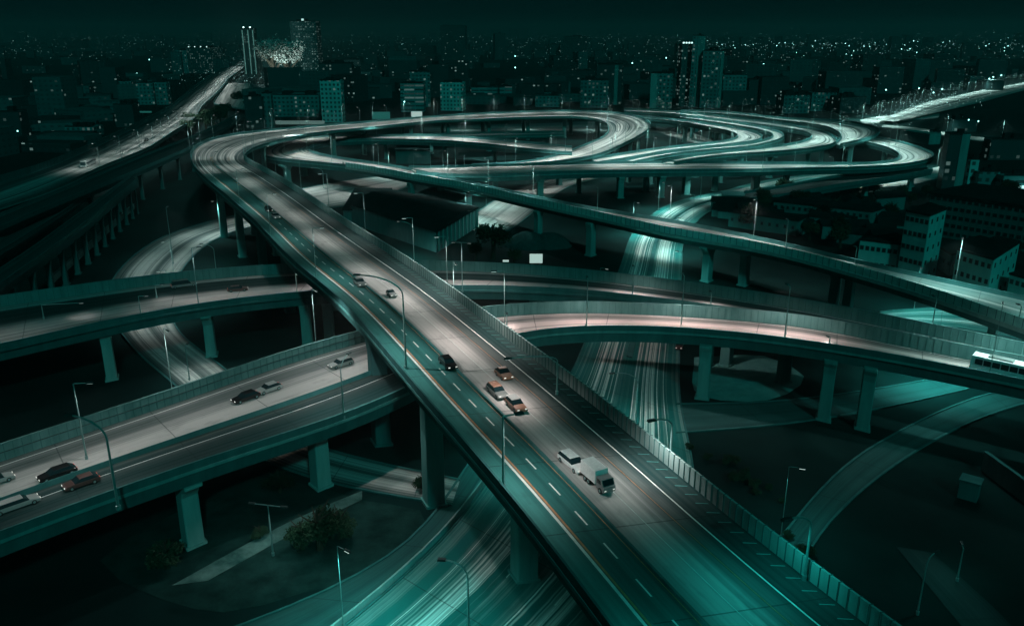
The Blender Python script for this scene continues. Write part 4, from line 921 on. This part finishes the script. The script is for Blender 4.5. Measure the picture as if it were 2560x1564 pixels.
# billboard-like teal shed
a, b = P(2256, 352), P(2321, 362); h = height_to(a, 326)
mb = MB(); v = (b-a); n = Vector((-v.y, v.x, 0)).normalized()*9
mb.add([a, b, b+n, a+n]+[p_+Vector((0, 0, h)) for p_ in (a, b, b+n, a+n)], [(0, 1, 5, 4), (1, 2, 6, 5), (2, 3, 7, 6), (3, 0, 4, 7), (4, 5, 6, 7)])
tag(mb.build('shed', CONC), 'plain teal box shed behind the right-hand loop', 'shed')
# lit panels and signs in the middle distance
def panel(x0, x1, yt, yb, mat, label, name='lit_sign', cat='sign', legs=True):
    a, b = P(x0, yb+8), P(x1, yb+8); h1 = height_to(a, yt); h0 = height_to(a, yb); o = empty(name, (a+b)/2, 0, label, cat)
    w_ = (b-a).length; mb = MB(); mb.box(-w_/2, w_/2, -.25, .25, h0, h1); mb.build('board', mat, o)
    for x in (-w_*.3, w_*.3):
        mb = MB(); mb.tube([(x, .5, 0), (x, .5, h1*.9)], .25, 6); mb.build('leg', DSTEEL, o)
SIGN = plain('lit_board', (.8, .9, .85), .5, 0, (.8, 1, .92), .5); SIGNT = plain('teal_board', (.1, .3, .3), .5, 0, (.1, .6, .5), .12)
panel(1029, 1056, 279, 294, SIGN, 'glowing white billboard above the far curve of the main viaduct')
panel(931, 976, 280, 298, SIGNT, 'dim teal billboard left of the glowing white one')
panel(1293, 1312, 246, 255, SIGN, 'small bright sign at the lit square beside its mast')
panel(1324, 1356, 635, 657, SIGN, 'small white sign with lettering behind the ribbed fence in the middle')
panel(1257, 1272, 650, 654, SIGN, 'thin white sign behind the ribbed fence, left of the lettered one')
panel(2543, 2575, 464, 480, plain('kiosk_light', (.8, 1, 1), .5, 0, (.5, 1, .97), 1.5), 'very bright kiosk light at the right edge')
panel(351, 380, 278, 282, SIGNT, 'dim gantry board behind the west viaduct')
panel(690, 812, 302, 311, plain('lit_wall', (.5, .55, .52), .6, 0, (.6, .7, .66), .13), 'long pale lit wall behind the first bend', 'lit_wall', 'wall')
# long dark hall with ribbed gable in the middle
def quadb(base, h, mat, roofm, name, label, cat='building', rise=0):
    """building on four ground corners (picture points), pitched or flat roof"""
    c = [P(x, y) for x, y in base]; o = empty(name, c[0], 0, label, cat); c = [p_-c[0] for p_ in c]
    t = [p_+Vector((0, 0, h)) for p_ in c]; mb = MB(); u = 0
    for i in range(4):
        j = (i+1) % 4; ln = (c[j]-c[i]).length
        mb.add([c[i], c[j], t[j], t[i]], [(0, 1, 2, 3)], [[(u, .1), (u+ln, .1), (u+ln, h), (u, h)]]); u += ln
    mb.build('walls', mat, o); mb = MB(); k = 1.04
    m = sum(t, Vector())/4; e = [m+(p_-m)*k+Vector((0, 0, .02)) for p_ in t]
    if rise:
        r0, r1 = (e[0]+e[1])/2+Vector((0, 0, rise)), (e[2]+e[3])/2+Vector((0, 0, rise))
        mb.add(e+[r0, r1], [(0, 4, 5, 3), (1, 2, 5, 4), (0, 1, 4), (2, 3, 5)])
    else: mb.add(e+[p_+Vector((0, 0, .6)) for p_ in e], [(4, 5, 6, 7), (0, 1, 5, 4), (1, 2, 6, 5), (2, 3, 7, 6), (3, 0, 4, 7)])
    mb.build('roof', roofm, o); return o, c
o, c = quadb([(1092, 632), (1196, 566), (985, 520), (880, 560)], 7, CONC_D, ROOF, 'warehouse', 'long dark warehouse with a ribbed teal gable left of the bright link road', rise=2)
v = c[1]-c[0]; L_ = v.length; v.normalize(); nn = Vector((v.y, -v.x, 0))
for i in range(11):
    p_ = v*(L_*(i+.5)/11); M = Matrix.Translation(p_) @ Matrix(((v.x, nn.x, 0), (v.y, nn.y, 0), (0, 0, 1))).to_4x4()
    mb = MB(); mb.box(-.35, .35, -.05, .35, .2, 6.6, M=M); mb.build('wall_rib', CONC, o)
RIBW = CONC
quadb([(1100, 560), (1180, 520), (1110, 490), (1040, 520)], 5, CONC_D, ROOF, 'shed', 'dark low shed behind the warehouse, under the long viaduct', 'shed')
quadb([(860, 560), (960, 560), (980, 505), (890, 505)], 5, CONC_D, ROOF, 'shed', 'dark flat roofed shed beside the main viaduct', 'shed')
quadb([(990, 410), (1075, 410), (1070, 380), (1000, 380)], 7, CONC_D, ROOF, 'hall', 'black hall inside the hairpin', 'building')
quadb([(1062, 402), (1072, 402), (1072, 396), (1062, 396)], 6, CONC_P, ROOF, 'kiosk', 'small pale kiosk inside the hairpin', 'kiosk')
# houses with individual windows at the right
winmesh = None
def win_house(base, h, storeys, label, mat, bays=(5, 4), name='house', cap=100, wsz=(.8, 1.05), skip=()):
    o, c = quadb(base, h, mat, ROOF, name, label); cnt = 0
    for side in (0, 3):
        a, b = (c[0], c[1]) if side == 0 else (c[3], c[0])
        v = b-a; L_ = v.length; v = v.normalized(); n_ = Vector((v.y, -v.x, 0)); nb = bays[0] if side == 0 else bays[1]
        for s_ in range(storeys):
            for k in range(nb):
                if cnt >= cap: break
                p_ = a+v*(L_*(k+.5)/nb)+n_*.0; zc = h*(s_+.55)/storeys
                M = Matrix.Translation(p_+Vector((0, 0, zc))) @ Matrix(((v.x, n_.x, 0), (v.y, n_.y, 0), (0, 0, 1))).to_4x4()
                w2_, h2_ = wsz[0]/2, wsz[1]/2
                mb = MB(); mb.box(-w2_-.12, w2_+.12, -.02, .07, -h2_-.12, h2_+.12, M=M); f = mb.build('window', CONC_D, o)
                mb = MB(); mb.box(-w2_, w2_, .072, .1, -h2_, h2_, M=M); mb.build('pane', GLASS, f); cnt += 1
    return o
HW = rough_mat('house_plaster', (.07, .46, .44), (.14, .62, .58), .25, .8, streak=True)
# base corners: near corner, right end of right face, far, left end of left face
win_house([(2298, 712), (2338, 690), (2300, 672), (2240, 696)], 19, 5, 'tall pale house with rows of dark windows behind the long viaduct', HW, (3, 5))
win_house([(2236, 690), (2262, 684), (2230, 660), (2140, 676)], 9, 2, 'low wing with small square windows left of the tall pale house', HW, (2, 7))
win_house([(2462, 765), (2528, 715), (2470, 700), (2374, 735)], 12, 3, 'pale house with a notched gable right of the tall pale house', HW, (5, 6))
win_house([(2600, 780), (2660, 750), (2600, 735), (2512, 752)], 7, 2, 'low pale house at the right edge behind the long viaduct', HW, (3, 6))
win_house([(2372, 690), (2480, 655), (2440, 640), (2340, 668)], 6, 1, 'long low wall like house behind the tall pale one', CONC_D, (9, 3))
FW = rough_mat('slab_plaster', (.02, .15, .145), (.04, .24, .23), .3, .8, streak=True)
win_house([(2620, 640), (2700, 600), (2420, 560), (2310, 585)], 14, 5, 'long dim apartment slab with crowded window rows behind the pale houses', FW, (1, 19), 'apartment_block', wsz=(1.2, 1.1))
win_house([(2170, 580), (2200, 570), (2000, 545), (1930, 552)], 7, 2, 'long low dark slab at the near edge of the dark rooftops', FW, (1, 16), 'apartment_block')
win_house([(1990, 590), (2010, 580), (1850, 560), (1820, 566)], 5, 1, 'low dark row behind the long viaduct, left of the pale houses', FW, (1, 9), 'apartment_block')
for i, (x, y, w2, lb) in enumerate(((2010, 520, 80, 'wide dark roof nearest the tall lamp on the long viaduct'), (2120, 540, 70, 'dark roof left of the long apartment slab'), (2220, 520, 80, 'dark roof behind the long apartment slab, left end'), (2420, 520, 90, 'dark roof below the dark tower'), (1980, 545, 60, 'small dark roof above the low slab'), (2500, 530, 90, 'dark roof at the right edge above the apartment slab'), (2200, 620, 60, 'dark roof between the long viaduct and the low wing'))):
    quadb([(x-w2*.4, y+10), (x+w2*.5, y+4), (x+w2*.4, y-10), (x-w2*.5, y-6)], 5, FW, ROOF, 'house', lb, rise=2.5 if i % 2 else 0)
rr = random.Random(21)
for i in range(46):
    x = rr.uniform(1810, 2240); y = rr.uniform(512, 545) + (x-1810)*rr.uniform(.02, .22)
    if y > 540+(x-1800)*.25: continue
    c = P(x, y); w_, dd, h = rr.uniform(7, 16), rr.uniform(5, 9), rr.uniform(2.6, 4.5)
    o = empty('row_house', c, R(rr.uniform(-40, 0)), 'small dark pitched roof house in the crowded dark quarter behind the long viaduct', 'house', 'houses in the dark quarter')
    mb = MB(); mb.box(-w_/2, w_/2, -dd/2, dd/2, 0, h); mb.build('walls', FW, o)
    mb = MB(); mb.add([(-w_/2-.3, -dd/2-.3, h), (w_/2+.3, -dd/2-.3, h), (w_/2+.3, dd/2+.3, h), (-w_/2-.3, dd/2+.3, h), (-w_/2-.3, 0, h+1.8), (w_/2+.3, 0, h+1.8)], [(0, 1, 5, 4), (2, 3, 4, 5), (0, 4, 3), (1, 2, 5), (0, 3, 2, 1)]); mb.build('roof', ROOF, o)
# concrete pillar and wall at lower right
b = P(2420, 1242); mb = MB(); mb.box(-1.3, 1.3, -1.1, 1.1, 0, 2.9); mb.box(-1.45, 1.45, -1.25, 1.25, 2.902, 3.1); o = mb.build('concrete_pillar', CONC_D); o.location = b; o.rotation_euler = (0, 0, R(-38)); tag(o, 'lone squat concrete pillar on dark ground at the lower right', 'pillar')
a, b = P(2455, 1175), P(2620, 1300); v = (b-a); mb = MB(); M = Matrix.Translation(a) @ Matrix.Rotation(math.atan2(v.y, v.x), 4, 'Z'); mb.box(0, v.length, -.2, .2, 0, 3.2, M=M); mb.box(0, v.length, -.3, .3, 3.202, 3.4, M=M)
tag(mb.build('retaining_wall', CONC_D), 'dim retaining wall at the right edge beside the squat pillar', 'wall')
a, b = P(121, 717), P(335, 522); v = (b-a); mb = MB(); M = Matrix.Translation(a) @ Matrix.Rotation(math.atan2(v.y, v.x), 4, 'Z'); mb.box(0, v.length, -.3, .3, 0, 1.8, M=M); mb.box(0, v.length, -.4, .4, 1.802, 2.0, M=M)
tag(mb.build('retaining_wall', CONC), 'straight retaining wall beneath the steep dark ramp at the left', 'wall')
# gravel mounds behind the fence
for x, y, s_, lb in ((1320, 612, 8, 'left one of two grey spoil mounds behind the ribbed fence'), (1375, 612, 7.5, 'right one of two grey spoil mounds behind the ribbed fence')):
    bm = bmesh.new(); bmesh.ops.create_icosphere(bm, subdivisions=4, radius=1)
    for v in bm.verts:
        z_ = max(v.co.z, 0); k = 1-.25*z_; v.co = Vector((v.co.x*s_*k, v.co.y*s_*.9*k, z_**1.2*s_*.55))+Vector((random.uniform(-.1, .1),)*3)
    me = bpy.data.meshes.new('spoil_mound'); bm.to_mesh(me); bm.free(); me.materials.append(rough_mat('spoil', (.006, .04, .04), (.02, .09, .085), .8, .95, bump=.5)); o = link('spoil_mound', me); o.location = P(x, y); tag(o, lb, 'mound')

# ================================================================== TREES
def crown_mesh(seed, n=2200):
    rnd = random.Random(seed); mb = MB(); cl = []
    for i in range(16):
        a = rnd.uniform(0, 6.28); e = rnd.uniform(-.4, 1.0); r_ = rnd.uniform(.35, .8)
        cl.append(Vector((math.cos(a)*r_*math.cos(e), math.sin(a)*r_*math.cos(e), .1+r_*math.sin(e)*.8)))
    for i in range(n):
        c = rnd.choice(cl); d = Vector((rnd.gauss(0, 1), rnd.gauss(0, 1), rnd.gauss(0, 1))).normalized()*rnd.uniform(.15, .40)
        p_ = c+d; s_ = rnd.uniform(.045, .085); a = Vector((rnd.gauss(0, 1), rnd.gauss(0, 1), rnd.gauss(0, 1))).normalized(); b_ = a.orthogonal().normalized()
        mb.add([p_-a*s_, p_+b_*s_*.7, p_+a*s_, p_-b_*s_*.7], [(0, 1, 2, 3)])
    return mb.mesh('crown')
CM = [crown_mesh(i) for i in range(4)]
for m in CM: m.materials.append(LEAF)
mb = MB(); mb.tube([(0, 0, 0), (.02, 0, .3), (0, .02, .62), (.0, 0, .9)], [.075, .055, .04, .015], 7)
for a in range(5): mb.tube([(0, 0, .4+.07*a), (math.cos(a*1.3)*.16, math.sin(a*1.3)*.16, .6+.05*a), (math.cos(a*1.3)*.34, math.sin(a*1.3)*.34, .78+.04*a)], [.035, .022, .008], 5)
TM = mb.mesh('trunk'); TM.materials.append(BARK)
def tree(x, y, h, label, group, bush=False, wide=1.0):
    b = P(x, y); o = empty('bush' if bush else 'tree', b, random.uniform(0, 6), label, 'bush' if bush else 'tree', group)
    t = link('trunk', TM, o); t.scale = (h, h, h)
    c = link('crown', random.choice(CM), o); c.scale = (h*.40*wide, h*.40*wide, h*(.46 if bush else .44)); c.location = (0, 0, h*(.36 if bush else .52)); c.rotation_euler = (0, 0, random.uniform(0, 6)); return o
for x, y, h, wd, lb in ((800, 1372, 7, 1.3, 'large dark bush at the end of the footpath, biggest on the grass'), (755, 1368, 4.5, 1.3, 'medium bush left of the biggest one by the footpath'), (850, 1345, 5, 1.3, 'rounded bush right of the biggest one by the footpath'),
                        (418, 1420, 4.5, 1.5, 'low dark bush at the left end of the grass'), (700, 1230, 4, 1.6, 'bush beside the ground road left of the pier'), (650, 1345, 2.2, 1.5, 'tiny bush touching the twin armed post footpath side'), (1060, 1225, 3, 1.5, 'low bush at the foot of the tall pier')):
    tree(x, y, h, lb, 'bushes on the grass', True, wd)
tree(1232, 648, 12, 'broad dark tree in front of the link road', 'trees by the warehouse', False, 1.3); tree(1190, 655, 7, 'smaller tree left of the broad dark one', 'trees by the warehouse')
tree(1285, 655, 5, 'low tree beside the grey mound', 'trees by the warehouse', True, 1.3)
rnd = random.Random(5)
for i in range(60):
    x, y = rnd.uniform(1850, 2540), rnd.uniform(490, 655)
    if y > 560+ (x-1800)*.22 or (2200 < x < 2500 and y > 570): continue
    tree(x, y, rnd.uniform(5, 9), 'dark tree among the dark rooftops behind the long viaduct', 'trees among the rooftops', rnd.random() < .5, 1.3)
for i in range(16):
    x, y = rnd.uniform(1960, 2340), rnd.uniform(482, 500)
    tree(x, y, rnd.uniform(4, 7), 'dark tree along the side road under the right-hand loop', 'trees along the side road', True, 1.4)
for i in range(16):
    x, y = rnd.uniform(1640, 1740), rnd.uniform(1120, 1400)
    if x < 1700 + (y-1100)*.9: x += 90 + (y-1100)*.8
    tree(x, y, rnd.uniform(1.0, 2.0), 'low dark shrub on the slope right of the main viaduct', 'shrubs on the right-hand slope', True, 1.5)
for i in range(14):
    x = rnd.uniform(470, 640); y = 345 - (x-470)*.45 + rnd.uniform(-30, 6)
    tree(x, y, rnd.uniform(9, 15), 'black tree in the gap between the west viaduct and the first bend', 'trees behind the first bend', False, 1.3)
PALET = rough_mat('cloud_glow_foliage', (.25, .3, .28), (.45, .5, .47), .9, .8)  # pale crowns and their spot are added in place of a glowing cloud
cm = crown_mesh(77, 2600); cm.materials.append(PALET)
for x, y, h, lb in ((686, 228, 60, 'pale tree standing in for the glowing cloud between the left towers, left one'), (722, 226, 56, 'pale tree standing in for the glowing cloud between the left towers, right one')):
    b = P(x, y); o = empty('tree', b, 0, lb, 'tree', 'tree stand-ins for the glowing cloud'); t = link('trunk', TM, o); t.scale = (h*.8,)*3
    c = link('crown', cm, o); c.scale = (h*.42, h*.42, h*.36); c.location = (0, 0, h*.66); c.rotation_euler.z = x  # crown mesh standing in for the glowing cloud
    ld = bpy.data.lights.new('added_glow_spot', 'SPOT'); ld.energy = 1.8e5; ld.color = (.8, 1, .95); ld.spot_size = R(80); ld.spot_blend = .6; ld.shadow_soft_size = 1
    l_ = bpy.data.objects.new('added_glow_spot', ld); COL.objects.link(l_); l_.parent = o; l_.location = (0, -55, 6)
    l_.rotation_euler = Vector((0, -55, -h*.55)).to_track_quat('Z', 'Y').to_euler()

# ================================================================== CITY BEYOND
rnd = random.Random(11); n = 0
occupied = [(x0-4, x1+4) for x0, x1, *_ in BL]
CITY = [window_mat('low_block_facade_%s' % k, wcol, lit, 4.5, 3.4, st, wx=(.25, .7), wz=(.3, .7)) for k, wcol, lit, st in (('a', (.012, .06, .06), .07, .22), ('b', (.025, .12, .12), .06, .2), ('c', (.008, .03, .03), .09, .3))]
while n < 292:
    y = rnd.uniform(150, 300) ; x = rnd.uniform(-40, 2600)
    if x < 430 and rnd.random() < .5: y = rnd.uniform(250, 395)
    if 430 <= x <= 2200 and y > 262: continue
    if 2200 < x and (y > 236 or (x > 2180 and y > 330-(x-2180)*.32)) and not (y > 300): continue
    if x < 470 and y > 440 - x*.46: continue
    if 470 < x < 640 and y > 190: continue
    c = P(x, y); d_ = c.y; w_, dd = rnd.uniform(14, 40), rnd.uniform(12, 30); h = rnd.uniform(6, 16) if rnd.random() < .75 else rnd.uniform(16, 34)
    if y > 300: h *= .5
    mb = MB(); bbox(mb, w_, dd, h, uvo=rnd.randint(0, 60))
    m_ = rnd.choice(CITY)
    o = mb.build('city_block', m_); o.location = c; o.rotation_euler = (0, 0, rnd.uniform(-.6, .6))
    tag(o, 'small dark city block with a few lit windows beyond the interchange', 'building', 'city blocks beyond the interchange'); n += 1
# far city: too many roofs to count
mb = MB(); rnd = random.Random(12)
for i in range(1300):
    y = 78+72*rnd.random()**1.3; x = rnd.uniform(-60, 2620); c = P(x, y); s_ = c.y/2500
    w_, dd, h = rnd.uniform(18, 45)*s_**.5, rnd.uniform(15, 30)*s_**.5, rnd.uniform(8, 22)*s_**.6*(2.2 if rnd.random() < .1 else 1)
    m0 = MB(); bbox(m0, w_, dd, h, uvo=rnd.randint(0, 900)); a = rnd.uniform(-.5, .5); ca, sa = math.cos(a), math.sin(a)
    b0 = len(mb.v); mb.v += [(c.x+p_[0]*ca-p_[1]*sa, c.y+p_[0]*sa+p_[1]*ca, p_[2]) for p_ in m0.v]; mb.f += [[k+b0 for k in f] for f in m0.f]; mb.uv += m0.uv
o = mb.build('far_city', WM['city']); tag(o, 'mass of far off city roofs under the horizon', None, None, 'stuff')
# far city lights
def sparkle(name, spots, mat, label):
    mb = MB()
    for p_, s_ in spots:
        mb.add([p_+Vector(d)*s_ for d in ((1, 0, 0), (0, 1, 0), (-1, 0, 0), (0, -1, 0), (0, 0, 1), (0, 0, -1))], [(0, 1, 4), (1, 2, 4), (2, 3, 4), (3, 0, 4), (1, 0, 5), (2, 1, 5), (3, 2, 5), (0, 3, 5)])
    return tag(mb.build(name, mat), label, None, None, 'stuff')
def emis(name, col, s_):
    m, t, b = newmat(name); b.inputs['Emission Color'].default_value = (*col, 1); b.inputs['Emission Strength'].default_value = s_; b.inputs['Base Color'].default_value = (.1, .1, .1, 1); m.cycles.emission_sampling = 'NONE'; return m
sets = {'dim': [], 'mid': [], 'hot': []}
for i in range(3600):
    x = rnd.uniform(-20, 2580); y = 80+rnd.expovariate(1/30.0)
    if y > 215: continue
    if x < 1300 and rnd.random() < .35: continue
    if x > 1700 and 143 < y < 185 and rnd.random() < .75: continue
    if x > 1750 and rnd.random() < .4: y = rnd.gauss(133, 9)
    if y < 74: continue
    c = P(x, y); dist = c.length; s_ = dist/837*rnd.uniform(.12, .28); c.z = rnd.uniform(4, 30)
    k = 'dim' if rnd.random() < (.8 if x < 1500 else .5) else 'mid'
    if x > 1700 and 115 < y < 150 and rnd.random() < .16: k = 'hot'; s_ *= 2.0
    if rnd.random() < .006: k = 'hot'; s_ *= 1.4
    sets[k].append((c, s_))
for i in range(420):
    x = rnd.gauss(2290, 110); y = 300-(x-2204)*.24 + rnd.gauss(0, 14)
    if y < 185 or x > 2570 or y > 345: continue
    c = P(x, y); c.z = rnd.uniform(1, 7); sets['mid' if rnd.random() < .6 else 'dim'].append((c, c.length/837*rnd.uniform(.12, .3)))
for i in range(260):
    x = rnd.gauss(600, 90); y = rnd.gauss(190, 30)
    if y < 130 or y > 260 or (x < 560 and y > 220): continue
    c = P(x, y); c.z = rnd.uniform(1, 9); sets['mid' if rnd.random() < .3 else 'dim'].append((c, c.length/837*rnd.uniform(.12, .28)))
for x, y in ((2422, 214), (2294, 238), (2416, 328), (2440, 332), (2212, 242), (1815, 258), (1288, 145), (1288, 178), (924, 146), (1580, 165), (1665, 150), (1908, 168), (345, 195), (51, 360), (375, 155), (1012, 276), (2500, 200), (2480, 205), (2470, 210), (2330, 250), (2352, 240)):
    c = P(x, y+6); c.z = 9; sets['hot'].append((c, c.length/837*.7))
sparkle('city_lights', sets['dim'], emis('dim_city_light', (.35, .8, .75), .8), 'scattered faint lights of the far city')
sparkle('city_lights', sets['mid'], emis('mid_city_light', (.5, 1, .95), 2.0), 'scattered brighter lights of the far city')
sparkle('city_lights', sets['hot'], emis('hot_city_light', (.35, 1, .92), 6), 'strongest lights of the far city')

# ------------------------------------------------------------------ night haze
mb = MB(); mb.box(-4500, 4500, -60, 11000, -1.2, 120)
hm = bpy.data.materials.new('haze'); hm.use_nodes = True; t = hm.node_tree; t.nodes.clear()
vo = nd(t, 'ShaderNodeOutputMaterial'); pv = nd(t, 'ShaderNodeVolumePrincipled'); pv.inputs['Density'].default_value = .0003
pv.inputs['Color'].default_value = (.75, .95, .93, 1); pv.inputs['Anisotropy'].default_value = .35; t.links.new(pv.outputs[0], vo.inputs['Volume'])
tag(mb.build('haze', hm), 'thin night haze over the city', None, None, 'stuff')
